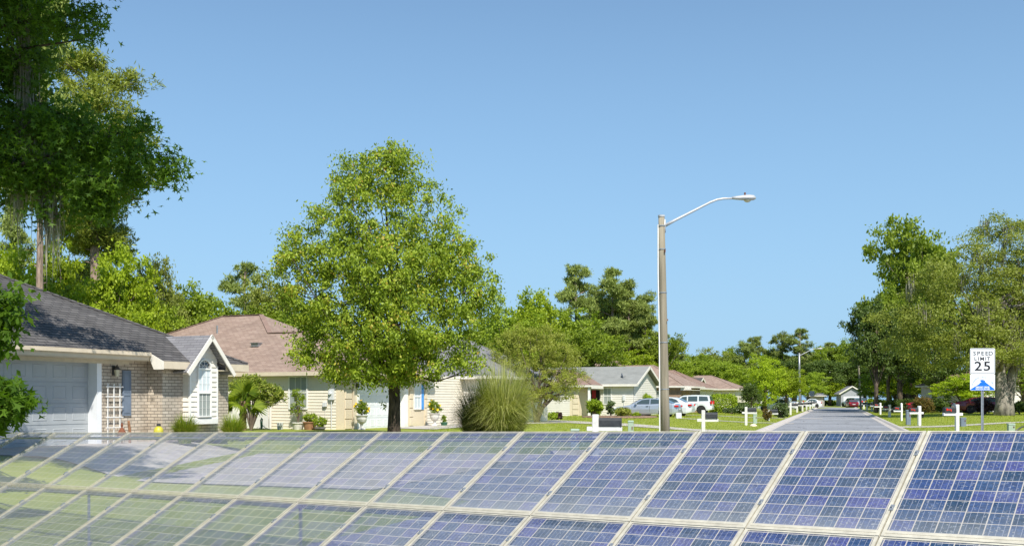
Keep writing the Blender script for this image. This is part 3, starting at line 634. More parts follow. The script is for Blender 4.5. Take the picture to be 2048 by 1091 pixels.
MB().box((.455,-.4,z-.13),(.54,8.3,z-.03)).box((.05,.64,.0),(.11,.72,z-.2)).build('gutter','cream_trim',H2)
# electric meter, small box
mt=MB().bbox((-.78,-.16,1.42),(-.50,-.02,1.92),.015).tube([(-.64,-.09,1.42),(-.64,-.09,0)],.022,8).build('electric_meter','pvc_grey',H2)
MB().lathe([(.085,0),(.085,.05),(.06,.09)],(0,0,0),14).build('meter_dial','light_clear',mt).matrix_local=Matrix.Translation((-.66,-.16,1.72))@Matrix.Rotation(PI/2,4,'X')
MB().bbox((-1.12,-.14,1.10),(-.92,-.02,1.30),.01).tube([(-1.02,-.05,1.1),(-1.02,-.05,0)],.008,5).build('cable_box','pvc_grey',H2)
lp=MB().box((.03,1.02,1.98),(.09,1.10,2.22)).lathe([(.05,0),(.07,.16),(.02,.22)],(.12,1.06,2.0),6).build('wall_lamp','black_metal',H2)
# vinyl fence in front of it
fe=empty('vinyl_fence',Vector((-7.875,48,0))+NV*(-3.9)-EV*.5,HR,'low white vinyl fence panel behind the fan palm and against cream house','fence'); fe.location.z=gh(fe.location.x,fe.location.y)
mb=MB()
for i in range(32): mb.box((-3.9+i*.12,0,.06),(-3.9+i*.12+.115,.025,1.12))
mb.build('board','fence_vinyl',fe); MB().box((-3.95,-.02,1.12),(.02,.045,1.18)).box((-3.95,-.01,.02),(.02,.035,.06)).build('rail','fence_vinyl',fe)
for xx in (-3.95,-1.95,.0): MB().bbox((xx,-.04,0),(xx+.1,.06,1.24),.02).build('post','fence_vinyl',fe)

def simple_house(name,px,Y,L,D,z,p,wm,rm,label,kind='hip',rz=HR,base=None,wins=(),ov=.45,trim='trim_white',door=None,quoins=False,lapd=True):
    x=X(px,Y); b=gh(x,Y) if base is None else base
    h=empty(name,(x,Y,b),rz,label,'house')
    mb=MB()
    if lapd: lap(mb,(-L,0),(0,0),0,z-.1,.16)
    else: mb.box((-L,0,0),(0,.2,z-.1))
    if kind=='gable':
        def gc(zz):
            q=max(0,(zz-(z-.1)))/p; return (min(q,D/2-.02),max(D-q,D/2))
        lap(mb,(0,0),(0,D),0,z-.1+p*D/2,.16,clip=gc)
    else: mb.box((-.2,.2,0),(0,D,z-.1))
    mb.box((-L,.2,0),(-L+.2,D,z-.1)).box((-L+.2,D-.2,0),(-.2,D,z-.1)); mb.build('wall',wm,h)
    if kind=='gable':
        r=MB(); zz=z; y0,y1=-ov,D+ov; zr=zz+p*(D/2+ov)
        r.slab([(-L-ov,y0,zz),(ov,y0,zz),(ov,D/2,zr),(-L-ov,D/2,zr)],.08); r.slab([(-L-ov,y1,zz),(-L-ov,D/2,zr),(ov,D/2,zr),(ov,y1,zz)],.08); rf=r.build('roof',rm,h)
        f=MB(); beam(f,(ov+.012,y0-.02,zz),(ov+.012,D/2,zr+.02),.03,.22,(1,0,0)); beam(f,(ov+.012,y1+.02,zz),(ov+.012,D/2,zr+.02),.03,.22,(1,0,0)); f.box((-L-ov,y0-.02,zz-.2),(ov,y0,zz-.01)); f.build('fascia',trim,rf)
        MB().box((-L-ov,y0,zz-.2),(ov,.0,zz-.17)).build('soffit','soffit',rf)
    else:
        rf=hiproof(h,-L-ov,ov,-ov,D+ov,z,p,rm); eaves(h,-L-ov+.01,ov-.01,-ov+.01,D+ov-.01,z,ov,trim)
    for w_ in wins: window(h,*w_)
    if door: garage_door(h,door[0],door[1],door[2],2.1,'garage_white',cols=6)
    return h
H3=simple_house('siding_house',986,58.5,17,8.3,2.75,.55,'white_siding','shingle_grey','white siding house with lilac grey hip roof, mostly hidden behind round tree and pampas grass',wins=(('y',-6,-5,1,2.4,-.016),))
H4=simple_house('siding_house',1267,88,10,7,2.72,.41,'white_siding','shingle_green','white siding house with pale grey-green gabled roof beside the silver sedan',kind='gable',wins=(('y',-2.66,-2.03,1.0,2.35,-.016,'window','blinds','white_paint',True,1),))
# entry wing, porch, dish, meter of that house
mb=MB(); lap(mb,(-14,-3),(-4.7,-3),0,2.5,.16); mb.build('wall','white_siding',H4)
mb=MB(); mb.box((-4.7,-3.02,0),(-3.9,-2.8,2.5)).box((-4.0,-2.8,0),(-3.9,0,2.5)); 
for k_ in range(5): mb.bbox((-4.45,-3.06,.1+k_*.47),(-3.92,-3.02,.5+k_*.47),.01)
mb.build('stucco_pier','stucco',H4)
hiproof(H4,-14.4,-2.6,-3.45,3.0,2.62,.42,'shingle_brown','porch_roof'); MB().box((-14.4,-3.47,2.44),(-2.6,-3.45,2.6)).box((-2.6,-3.47,2.3),(-2.55,-.5,2.6)).build('fascia','trim_white',H4)
MB().bbox((-2.98,-3.3,0),(-2.78,-3.1,2.45),.01).build('porch_post','white_paint',H4)
MB().box((-3.85,-.06,.02),(-3.05,-.02,2.2)).build('front_door','dark_hole',H4)
MB().box((-3.65,-.35,1.5),(-3.3,-.33,2.2)).build('banner','red_cloth',H4)
MB().bbox((-.95,-.14,1.3),(-.75,-.02,1.75),.01).tube([(-.85,-.06,1.3),(-.85,-.06,0)],.02,6).build('electric_meter','pvc_grey',H4)
sd=MB(); sd.lathe([(.02,0),(.16,.02),(.28,.08),(.30,.10),(.29,.10),(.15,.035),(.01,.02)],(0,0,0),16); sd=sd.build('dish','shutter_grey'); 
dsh=empty('satellite_dish',H4.location+NV*(-1.4)+EV*1.0+Vector((0,0,3.15)),0,'dark satellite dish standing on the grey-green gabled roof','satellite dish'); sd.parent=dsh; sd.matrix_local=Matrix.Translation((0,0,.25))@Matrix.Rotation(R(75),4,'Y'); MB().tube([(0,0,.3),(0,0,-.25)],.03,6).tube([(0,0,.2),(.35,-.1,.25)],.015,5).build('mast','black_metal',dsh)
H5=simple_house('brick_house',1290,119,14,9.5,2.9,.62,'brick_brown','shingle_pink','house behind the grey-green gable, only its two-peaked pinkish hip roof showing',lapd=False)
H6=simple_house('brick_house',1362,103,13,8,2.75,.5,'brick_brown','shingle_pink','brown brick house with pinkish roof behind the wooden lamp pole',lapd=False,wins=(('y',-3.2,-2.2,1,2.2,-.0),))
MB().box((0.02,-.25,2.3),(1.1,-.2,2.62)).box((.42,-.25,2.3),(1.12,3.5,2.35)).build('porch_fascia','trim_white',H6)
H7=simple_house('siding_house',1396,122,13,8,2.75,.5,'white_siding','shingle_brown','pale house with brown hip roof behind the white sport utility vehicle',wins=(('y',-2.6,-1.6,1,2.2,-.016),))
H8=simple_house('siding_house',1388,140,11,7.0,2.65,.44,'cream_siding','shingle_dark','cream house with dark slate-grey gable roof between brown roofs',kind='gable')
H9=simple_house('siding_house',1470,150,15,9,2.9,.42,'cream_siding','shingle_pink','far house with low pinkish hip roof left of the green hedge')
H9b=simple_house('siding_house',1515,176,14,8,3.0,.42,'white_siding','shingle_grey','far house with low grey hip roof beside the young street tree')
H10=simple_house('white_shed',1646,215,3,2.4,2.3,.4,'concrete','shingle_grey','small white outbuilding at the far end of the street')
H11=simple_house('gable_house',1682,212,7,4.4,2.7,.6,'far_grey_siding','shingle_grey','pale grey gabled garage closing the far end of the street',kind='gable',rz=R(-100),door=(.02,.5,3.8))
H12=simple_house('siding_house',1960,112,14,9,2.9,.45,'white_siding','shingle_brown','white house half hidden in shade behind the mossy oak on the right',rz=R(12),wins=(('y',-4,-3,1,2.3,-.016),('y',-8,-7,1,2.3,-.016)))
H12.location.x=X(2170,112)

# ---------------------------------------------------------------- street furniture
def place(o,px,Y,z=None): x=X(px,Y); o.location=(x,Y,gh(x,Y) if z is None else z); return o
def lamp_post(px,Y,H,label,wood=True,rz=0,lean=0.,r0=.155,r1=.10):
    r=empty('street_lamp',(0,0,0),rz,label,'street lamp','lamp posts along the street'); place(r,px,Y)
    mb=MB(); mb.tube([(lean*(z/H-0),0,z) for z in (-.1,H*.25,H*.5,H*.75,H)],[r0,r0*.93,r0*.84,r0*.75,r1],14); mb.build('pole','pole_wood' if wood else 'galvanised',r,smooth=True)
    MB().tube([(lean,0,H),(lean,0,H+.06)],r1+.012,12).build('pole_cap','lamp_grey',r)
    pts=[(0,-.02),(.35,.17),(1.0,.50),(1.5,.755),(1.72,.84),(1.92,.875),(2.25,.885)]
    ar=MB().tube([(lean+r1*.7+x,0,H-.28+z) for x,z in pts],[.055,.045,.04,.037,.035,.034,.034],10).box((lean+r1*.5,-.05,H-.5),(lean+r1*1.1+.02,.05,H-.08)).build('arm','lamp_grey',r,smooth=True)
    hx,hz=lean+r1*.7+2.2,H-.28+.885
    # cobra head lofted along its length
    st=[(0,.045,.05,.03),(.12,.085,.07,.045),(.35,.15,.10,.06),(.55,.17,.12,.07),(.70,.14,.10,.06),(.76,.06,.04,.03)]; vs=[]
    for x,wd,up,dn in st:
        for a in range(12):
            q=2*PI*a/12; cz=math.sin(q); vs.append((hx+x,wd*math.cos(q),hz+(up*cz if cz>0 else dn*cz)))
    mb=MB(); mb.add(vs,[(i*12+j,(i+1)*12+j,(i+1)*12+(j+1)%12,i*12+(j+1)%12) for i in range(5) for j in range(12)]+[tuple(range(12)),tuple(71-i for i in range(12))]); hd=mb.build('lamp_head','lamp_grey',r,smooth=True)
    MB().lathe([(.12,0),(.115,-.02),(.08,-.055),(.03,-.075)],(hx+.5,0,hz-.055),14).build('lens','lantern_glass',hd,smooth=True)
    MB().lathe([(.03,0),(.03,.07),(.015,.08)],(hx+.42,0,hz+.11),8).build('photocell','rust',hd)
    return r
L1=lamp_post(1331,33,7.45,'tall weathered wooden pole with curved lamp arm and white conduit, nearest lamp post',lean=-.13)
MB().tube([(-.19,-.03,-.1),(-.20,-.03,3.2),(-.245,-.03,5.6),(-.245,-.02,7.2)],.022,8).build('conduit','white_paint',L1)
mb=MB()
for z in (1.9,3.4,5.0,6.4,7.15): mb.lathe([(.165-.0062*z,0),(.165-.0062*z,.03)],(-.13*z/7.45,0,z),12)
mb.build('strap','galvanised',L1)
mb=MB()
mb.box((-.05,-.17,6.3),(-.02,-.10,6.4)).box((.04,-.165,4.1),(.06,-.12,4.16)); mb.build('staple','rust',L1)
lamp_post(1600,133,7.5,'slim grey lamp post above the row of left mailboxes, second lamp post down the street',wood=False,lean=-.1,r0=.17,r1=.10)
lamp_post(1634,228,6.9,'farthest small lamp post with its arm over the end of the street',wood=False,r0=.12,r1=.08)
up=empty('utility_pole',(0,0,0),0,'thin bare leaning wooden utility pole beside the far grey garage','utility pole'); place(up,1722,150)
MB().tube([(0,0,-.1),(-.45,0,8.4)],[.17,.11],8).build('pole','pole_wood',up); MB().box((-.5,-.06,7.9),(-.36,.06,8.1)).build('bracket','galvanised',up)
mb=MB(); mb.tube([(0,0,0),(0,0,2.7)],.03,6); ss=empty('street_sign',(0,0,0),0,'small grey sign on thin post far down the left kerb','sign'); place(ss,1624,150); mb.build('post','galvanised',ss); MB().bbox((-.35,-.02,2.0),(.35,.0,2.75),.01).build('sign_plate','lamp_grey',ss)

def mailbox(px,Y,top,label,side=1,cross=True,flag=False,cap='flat',post='weathered_white',boxm='black_metal',lowbar=.42,pw=.16,bl=.55,grp=None,stub=.24):
    """post with cross bar; the box sits on the bar towards the street (side=+1: to the right)"""
    r=empty('mailbox',(0,0,0),R(-8)*side,label,'mailbox',grp or 'cross-shaped mailbox posts along the kerbs'); place(r,px,Y); z0=r.location.z; H=top-z0
    mb=MB(); mb.bbox((-pw/2,-pw/2,-.1),(pw/2,pw/2,H),.015)
    if cap=='point': mb.add([(-pw/2+.015,-pw/2+.015,H-.001),(pw/2-.015,-pw/2+.015,H-.001),(pw/2-.015,pw/2-.015,H-.001),(-pw/2+.015,pw/2-.015,H-.001),(0,0,H+.05)],[(0,1,4),(1,2,4),(2,3,4),(3,0,4)])
    mb.build('post',post,r)
    zb=H-lowbar
    MB().bbox((-stub if side>0 else -bl-.12,-pw*.45,zb-.115),(bl+.12 if side>0 else stub,pw*.45,zb),.01).build('cross_bar',post,r)
    a,b=(pw/2+.01,pw/2+.01+bl) if side>0 else (-pw/2-.01-bl,-pw/2-.01); vs=[];K=8; hw=.095;bh=.17
    prof=[(-hw,0),(hw,0)]+[(hw*math.cos(PI*i/K),bh+ .07*math.sin(PI*i/K)) for i in range(K+1)]
    m=len(prof); 
    for x in (a,b): vs+=[(x,y,zb+.005+z) for y,z in prof]
    bx=MB().add(vs,[tuple(range(m-1,-1,-1)),tuple(range(m,2*m))]+[(i,(i+1)%m,m+(i+1)%m,m+i) for i in range(m)]).build('box',boxm,r)
    e=b-.03 if side>0 else a+.0; vs=[]
    for x in (e-.005,e+.035): vs+=[(x,y*1.06,zb+.003+z*1.03) for y,z in prof]
    MB().add(vs,[tuple(range(m-1,-1,-1)),tuple(range(m,2*m))]+[(i,(i+1)%m,m+(i+1)%m,m+i) for i in range(m)]).build('door','black_metal' if boxm=='black_metal' else boxm,bx)
    if flag: s=a+.05; MB().box((s,-.112,zb+.12),(s+.24,-.100,zb+.155)).box((s,-.112,zb+.10),(s+.07,-.100,zb+.19)).box((s+.20,-.112,zb+.06),(s+.24,-.100,zb+.13)).build('flag','red_flag',bx)
    return r
mailbox(1191,28.5,1.17,'nearest mailbox, black box on broad weathered white post right of the pampas grass',1,lowbar=.34,pw=.18,bl=.62)
mailbox(1406.5,40,1.16,'white cross mailbox post with black box just right of the wooden lamp pole',1,lowbar=.33,pw=.145,bl=.46)
mailbox(1492,62,1.12,'white cross mailbox post with black box by the stone at the left kerb',1,lowbar=.30,pw=.16,bl=.52)
mailbox(1537,74,.80,'short mailbox with weathered bar overgrown by a rusty-leaved vine',1,lowbar=.20,pw=.15,bl=.55)
for i,(px,Y,lb) in enumerate([(1581,102,'first white mailbox post in the receding left row, beside white-flowering bush'),(1594,121,'second white mailbox post in the receding left row'),(1605,132,'third white mailbox post in the receding left row'),(1613,145,'fourth white mailbox post in the receding left row'),(1620,160,'fifth white mailbox post in the receding left row'),(1625,172,'sixth white mailbox post in the receding left row'),(1630,186,'farthest white mailbox post in the receding left row')]):
    mailbox(px,Y,1.25,lb,1,lowbar=.36,pw=.19,bl=.6)
mailbox(1914,44,1.36,'tall white cross mailbox post with black box left of the speed limit sign',-1,flag=True,lowbar=.36,pw=.145,bl=.52,post='white_paint')
mailbox(1838.5,61,1.18,'white cross mailbox post with grey-black box standing at the end of the right drive',-1,flag=True,lowbar=.36,pw=.17,bl=.52,post='white_paint')
mailbox(1803,75,1.26,'slim white mailbox post with pointed cap and red-flagged black box, no stub',-1,flag=True,cap='point',lowbar=.48,pw=.13,bl=.50,post='white_paint',stub=.08)
mailbox(1779,89,1.10,'yellowed cream cross mailbox post with small dark box on the right verge',-1,flag=True,lowbar=.34,pw=.19,bl=.45,post='cream_siding')
for px,Y,lb,bm in [(1760.5,105,'white cross mailbox post just beyond the cream one on the right verge','black_metal'),(1751,118,'white mailbox post with dark box behind the green one, right verge','black_metal'),(1744,131,'white mailbox post carrying a green box on the right verge','hose_green'),(1734,145,'second farthest white mailbox on right verge','black_metal'),(1727.5,160,'farthest mailbox on the right verge','black_metal')]:
    mailbox(px,Y,1.2,lb,-1,lowbar=.34,pw=.17,bl=.55,boxm=bm,post='white_paint',flag=(px==1760.5))
def pedestal(px,Y,top,label,w_=.26,m='pedestal_green'):
    r=empty('utility_pedestal',(0,0,0),R(-10),label,'utility pedestal','utility pedestals on the lawns'); place(r,px,Y); H=top-r.location.z
    MB().bbox((-w_/2,-w_/2,-.03),(w_/2,w_/2,H-.06),.015).build('body',m,r); MB().bbox((-w_/2-.012,-w_/2-.012,H-.06),(w_/2+.012,w_/2+.012,H),.02).build('cap',m,r)
    MB().box((w_*.2,-w_/2-.01,H*.55),(w_*.38,-w_/2,H*.72)).build('latch','rust',r)
pedestal(1261.5,38,.80,'pale green utility pedestal right of the nearest mailbox',.20)
pedestal(1150,31.5,.68,'pale green utility pedestal left of the nearest mailbox, only its cap above the panels',.24)
pedestal(1510,66,.62,'pale green utility pedestal next to the mailbox at the left kerb',.24)
pedestal(2022,46,.50,'pale green utility pedestal right of the speed limit sign',.28)
pedestal(1816.5,63,.92,'grey-green utility pedestal behind the mailbox at the right drive',.26,'shutter_grey')
pedestal(1926,58,.55,'dark grey-green utility pedestal behind the tallest right mailbox',.28,'shutter_grey')
o=MB().bbox((-.2,-.1,0),(.22,.12,.42),.03).build('paper_bin','light_clear'); place(o,1357,76); tag(o,'small whitish plastic box on the lawn behind the silver sedan','bin')
def rock(px,Y,s,label,m='stucco'):
    rs=np.random.RandomState(int(px)); mb=MB(); mb.lathe([(.02,-.05),(.5,0),(.55,.2),(.35,.42),(.05,.5)],(0,0,0),9); mb.v=[(a*s*(1+rs.normal()*.12),b*s*(1+rs.normal()*.12),c*s*.75) for a,b,c in mb.v]
    o=mb.build('stone',m); place(o,px,Y); tag(o,label,'stone')
rock(1507,59.5,.42,'pinkish stone on the grass by the left kerb','stucco')
# speed limit sign
def textmesh(s,size,sx=1.,off=0.):
    c=bpy.data.curves.new('t','FONT'); c.body=s; c.size=size; c.align_x='CENTER'; c.align_y='CENTER'; c.offset=off; c.resolution_u=3; c.extrude=.0012
    o=bpy.data.objects.new('t',c); COL.objects.link(o); dg=bpy.context.evaluated_depsgraph_get(); me=bpy.data.meshes.new_from_object(o.evaluated_get(dg)); 
    V=[(v.co.x*sx,v.co.z,v.co.y) for v in me.vertices]; Fc=[tuple(p.vertices)[::-1] for p in me.polygons]; bpy.data.objects.remove(o); bpy.data.curves.remove(c); bpy.data.meshes.remove(me); return V,Fc
def lettering(parent,name,m,items):
    mb=MB()
    for s,size,x,z,sx,off,ang in items:
        V,Fc=textmesh(s,size,sx,off); ca,sa=math.cos(ang),math.sin(ang); mb.add([(x+a*ca-c*sa,b,z+a*sa+c*ca) for a,b,c in V],Fc)
    o=mb.build(name,m,parent); return o
sg=empty('speed_limit_sign',(0,0,0),0,'white SPEED LIMIT 25 sign above a blue and white watch sign on a steel post','road sign'); place(sg,1965,40); gz=sg.location.z
mb=MB(); mb.box((-.045,0,-.1),(-.03,.04,3.42)).box((.03,0,-.1),(.045,.04,3.42)).box((-.03,.03,-.1),(.03,.045,3.42)); mb.build('post','galvanised',sg)
def plate(x0,x1,z0,z1,name,m,y=-.004,r=.045,t=.004):
    pts=[]
    for cx,cz,a0 in ((x1-r,z1-r,0),(x0+r,z1-r,90),(x0+r,z0+r,180),(x1-r,z0+r,270)):
        for i in range(6): a=R(a0+i*18); pts.append((cx+r*math.cos(a),cz+r*math.sin(a)))
    k=len(pts); return MB().add([(a,y,c) for a,c in pts]+[(a,y-t,c) for a,c in pts],[tuple(range(k)),tuple(range(2*k-1,k-1,-1))]+[(i,k+i,k+(i+1)%k,(i+1)%k) for i in range(k)]).build(name,m,sg)
zt=Zp(696,40)-gz; zm_=Zp(747,40)-gz; zb_=Zp(780,40)-gz; hw=.485
sp_=plate(-hw,hw,zm_+.005,zt,'speed_plate','sign_white')
mb=MB(); 
def ringp(x0,x1,z0,z1,r):
    o=[]
    for cx,cz,a0 in ((x1-r,z1-r,0),(x0+r,z1-r,90),(x0+r,z0+r,180),(x1-r,z0+r,270)):
        for i in range(6): a=R(a0+i*18); o.append((cx+r*math.cos(a),cz+r*math.sin(a)))
    return o
A=ringp(-hw+.022,hw-.022,zm_+.027,zt-.022,.035); B=ringp(-hw+.037,hw-.037,zm_+.042,zt-.037,.025); k=len(A)
mb.add([(a,-.0095,c) for a,c in A]+[(a,-.0095,c) for a,c in B],[(i,(i+1)%k,k+(i+1)%k,k+i) for i in range(k)]); o=mb.build('border','sign_black',sg); o.parent=sp_
H_=zt-zm_
o=lettering(sp_,'lettering','sign_black',[(c_,.215,-.315+i*.158,zt-H_*.205,1.15,.0035,0) for i,c_ in enumerate('SPEED')]+[(c_,.20,x_,zt-H_*.415,1.10,.0035,0) for c_,x_ in zip('LIMIT',(-.275,-.165,-.02,.125,.235))]+[('2',.50,-.175,zt-H_*.715,1.25,.008,0),('5',.50,.175,zt-H_*.715,1.25,.008,0)]); o.location=(0,-.0105,0)
wp=plate(-hw,hw,zb_,zm_-.005,'watch_plate','sign_white')
H2_=zm_-zb_
mb=MB(); P_=[(-.46,.01),(.46,.01),(.46,.06),(.12,.30),(.09,.33),(.11,.37),(.05,.37),(.02,.42),(-.02,.385),(-.08,.41),(-.09,.33),(-.04,.31),(-.12,.28),(-.12,.25),(-.46,.05)]
P_=[(x,zb_+z*H2_/.62) for x,z in P_]; mb.add([(x,-.0095,z) for x,z in P_],[tuple(range(len(P_)))[::1]]); o=mb.build('blue_field','sign_blue',wp)
it=[]; tx='NEIGHBORHOOD  WATCH  IN  FORCE'
for i,ch in enumerate(tx):
    if ch==' ': continue
    a=R(172-164*i/(len(tx)-1)); it.append((ch,.085,.40*math.cos(a),zb_+.16+.36*math.sin(a),.8,.002,a-PI/2))
o=lettering(wp,'lettering','sign_pale_blue',it); o.location=(0,-.0105,0)
o=lettering(wp,'lettering','sign_white',[('REPORT CRIME',.075,.0,zb_+.125,1.05,.003,0),('WATCH IN USE',.075,.0,zb_+.055,1.05,.003,0)]); o.location=(0,-.0125,0)
o=MB().tube([(X(2030,44),44,Zp(862,44)),(X(2036,44),44,Zp(858,44)),(X(2046,44),44.1,Zp(853,44)),(X(2075,44),44.3,Zp(850,44)),(X(2100,44),44.5,.02)],.035,6).build('garden_hose','black_metal'); tag(o,'thick black hose arching over the lawn at the right edge','hose')

# ---------------------------------------------------------------- vehicles
def car(name,label,paint,kind,loc,rz,sc=(1.1,1,1),cat='car',z=None):
    r=empty(name,loc,rz,label,cat,None); r.scale=sc
    if kind=='sedan':
        L,W=4.85,.90; top=[(0,.50),(.06,.64),(.25,.74),(.8,.84),(1.35,.93),(2.2,.97),(3.6,1.0),(4.25,1.05),(4.62,1.04),(4.80,.90),(4.85,.62)]
        gh_=[(1.22,.90),(2.02,1.36),(2.45,1.44),(3.0,1.455),(3.45,1.42),(3.80,1.31),(4.38,1.03)]; zb,zr=.95,1.45; wr=.62
        wins=[[(1.62,1.0),(2.14,1.32),(2.72,1.385),(2.72,1.0)],[(2.80,1.0),(2.80,1.385),(3.25,1.37),(3.62,1.26),(3.86,1.06)]]
        ws=[(1.30,.95),(2.04,1.38)]; rw=[(4.30,1.06),(3.80,1.325)]; wh=[.95,3.78]; wrad=.33; zlow=.22
    elif kind=='suv':
        L,W=4.85,.94; top=[(0,.62),(.05,.85),(.3,.99),(.9,1.07),(1.3,1.12),(2.4,1.15),(4.5,1.16),(4.72,1.10),(4.80,.85),(4.85,.6)]
        gh_=[(1.20,1.08),(1.88,1.66),(2.2,1.78),(3.2,1.83),(4.4,1.80),(4.58,1.74),(4.74,1.12)]; zb,zr=1.12,1.82; wr=.72
        wins=[[(1.62,1.2),(2.05,1.64),(2.48,1.68),(2.48,1.2)],[(2.60,1.2),(2.60,1.69),(3.48,1.70),(3.48,1.2)],[(3.62,1.22),(3.62,1.70),(4.42,1.66),(4.52,1.25)]]
        ws=[(1.27,1.13),(1.88,1.68)]; rw=[(4.73,1.2),(4.60,1.70)]; wh=[.90,3.85]; wrad=.39; zlow=.32
    else:
        L,W=5.3,.95; top=[(0,.60),(.05,.85),(.3,1.0),(1.2,1.08),(3.4,1.1),(5.2,1.1),(5.3,.7)]
        gh_=[(1.25,1.05),(1.9,1.60),(2.2,1.75),(3.15,1.76),(3.35,1.66),(3.5,1.1)]; zb,zr=1.08,1.76; wr=.72
        wins=[[(1.6,1.15),(2.0,1.56),(2.4,1.64),(2.4,1.15)],[(2.5,1.15),(2.5,1.65),(3.15,1.64),(3.3,1.15)]]
        ws=[(1.3,1.1),(1.9,1.62)]; rw=[(3.48,1.15),(3.33,1.62)]; wh=[.95,4.2]; wrad=.39; zlow=.34
    def ztop(x):
        for (a,b),(c,d) in zip(top,top[1:]):
            if a<=x<=c: return b+(d-b)*(x-a)/(c-a)
        return top[-1][1]
    # wheel arches are cut into the body's lower edge
    ar=wrad+.055
    xs=sorted(set([a for a,_ in top]+[round(i*.12,3) for i in range(int(L/.12)+1)]+[w_+ar*math.cos(PI*i/8) for w_ in wh for i in range(9)])); xs=[x for x in xs if 0<=x<=L]
    vs=[];m=9
    for x in xs:
        zt=ztop(x); e=min(x,L-x); wx=W*(.80+.20*sm(e/.45)**.6); lo=zlow+.10*(1-sm(e/.5)); lc=lo
        for w_ in wh:
            if abs(x-w_)<ar: lc=max(lc,wrad+math.sqrt(max(0,ar*ar-(x-w_)**2)))
        lc=min(lc,zt-.1); zz=[lc,max(lc,lo+.12),lc+(zt-lc)*.5,lc+(zt-lc)*.86,zt]; ww=[wx-.03,wx,wx+.005,wx-.03,wx*.86]
        h=[(x,-w0,z0) for w0,z0 in zip(ww,zz)]; vs+=h+[(x,w0,z0) for (w0,z0) in list(zip(ww,zz))[::-1]][0:4]+[]
        # close underneath the loop by the last two
        vs.append((x,ww[0],zz[0]))
    m=10; n=len(xs)
    fs=[(i*m+j,i*m+(j+1)%m,(i+1)*m+(j+1)%m,(i+1)*m+j) for i in range(n-1) for j in range(m)]+[tuple(range(m-1,-1,-1)),tuple((n-1)*m+j for j in range(m))]
    bd=MB().add(vs,fs).build('body',paint,r)
    wbx=lambda x:W*.86
    def gy(z): return W*.875+(wr-W*.875)*max(0,(z-zb))/(zr-zb)
    k=len(gh_); vs=[(x,-gy(z),z) for x,z in gh_]+[(x,gy(z),z) for x,z in gh_]
    cb=MB().add(vs,[tuple(range(k)),tuple(range(2*k-1,k-1,-1))]+[(i,k+i,k+i+1,i+1) for i in range(k-1)]).build('cabin',paint,r)
    for wv in wins:
        for s in (-1,1): q=[(x,s*(gy(z)+.010),z) for x,z in wv]; MB().poly(q if s<0 else q[::-1]).build('side_window','car_glass',cb)
    def cross(ab,nm,o):
        (xa,za),(xb_,zb2)=ab; MB().poly([(xa+o[0],-gy(za)*.9,za+o[1]),(xb_+o[0],-gy(zb2)*.9,zb2+o[1]),(xb_+o[0],gy(zb2)*.9,zb2+o[1]),(xa+o[0],gy(za)*.9,za+o[1])]).build(nm,'car_glass',cb)
    cross(ws,'windscreen',(-.035,.02)); cross(rw,'rear_window',(.035,.02))
    for w_ in wh: MB().tube([(w_,-W+.16,wrad),(w_,W-.16,wrad)],ar,16).build('wheel_well','dark_hole',r)
    for w_ in wh:
        for s in (-1,1):
            wo=MB().lathe([(wrad-.12,-.10),(wrad-.02,-.105),(wrad,-.08),(wrad,.08),(wrad-.02,.105),(wrad-.12,.10)],(0,0,0),24).build('wheel','tyre',r)
            wo.matrix_local=Matrix.Translation((w_,s*(W-.115),wrad))@Matrix.Rotation(PI/2,4,'X')
            mb=MB(); mb.lathe([(wrad-.12,-.09),(wrad-.12,.09),(wrad-.16,.06),(wrad-.16,-.06)],(0,0,0),20); mb.lathe([(.06,-.085),(.06,.085)],(0,0,0),10)
            for i in range(6):
                a=2*PI*i/6
                for s2 in (-1,1): mb.add([(.03*math.cos(a+1.5),.03*math.sin(a+1.5),s2*.08),((wrad-.13)*math.cos(a-.14),(wrad-.13)*math.sin(a-.14),s2*.085),((wrad-.13)*math.cos(a+.14),(wrad-.13)*math.sin(a+.14),s2*.085),(.03*math.cos(a-1.5),.03*math.sin(a-1.5),s2*.08)],[(0,1,2,3)])
            mb.build('rim','wheel_rim',wo)
    zt_=.78 if kind=='sedan' else .95
    for s in (-1,1):
        MB().bbox((L-.26 if kind=='sedan' else L-.14,min(s*(W*.62),s*(W+.0)),zt_),(L+.005,max(s*(W*.62),s*(W*.955)),zt_+(.14 if kind=='sedan' else .30)),.02).build('tail_light','tail_red',r)
        MB().bbox((-.02,min(s*.5*W,s*W*.86),.58 if kind=='sedan' else .78),(.34,max(s*.5*W,s*W*.93),.72 if kind=='sedan' else .95),.03).build('headlight','light_clear',r)
        MB().bbox((gh_[0][0]+.45,min(s*W*.92,s*(W+.14)),zb+.02),(gh_[0][0]+.6,max(s*W*.92,s*(W+.14)),zb+.14),.02).build('mirror',paint,r)
    mb=MB(); mb.box((-.03,-W*.7,.30),(.02,W*.7,.48)); mb.build('grille','black_metal',r); MB().box((L-.02,-.25,.62 if kind!='sedan' else .55),(L+.012,.25,.74 if kind!='sedan' else .67)).build('number_plate','light_clear',r)
    # door seams and handles
    mb=MB()
    for wv in wins[:2]:
        x=wv[-1][0] if wv is wins[0] else wv[-1][0]
        for s in (-1,1): mb.box((x+.04,min(s*W,s*(W+.012)),zlow+.18),(x+.052,max(s*W,s*(W+.012)),zb-.08)); mb.box((x-.22,min(s*W,s*(W+.03)),zb-.13),(x-.05,max(s*W,s*(W+.03)),zb-.10))
    mb.build('door_seam','black_metal',bd)
    return r
def CP(px,Y): x=X(px,Y); return (x,Y,gh(x,Y))
car('parked_sedan','silver four-door sedan parked on the lawn drive behind the wooden lamp pole','paint_silver','sedan',CP(1232,83.5),HR*.9,(1.09,1,1.03))
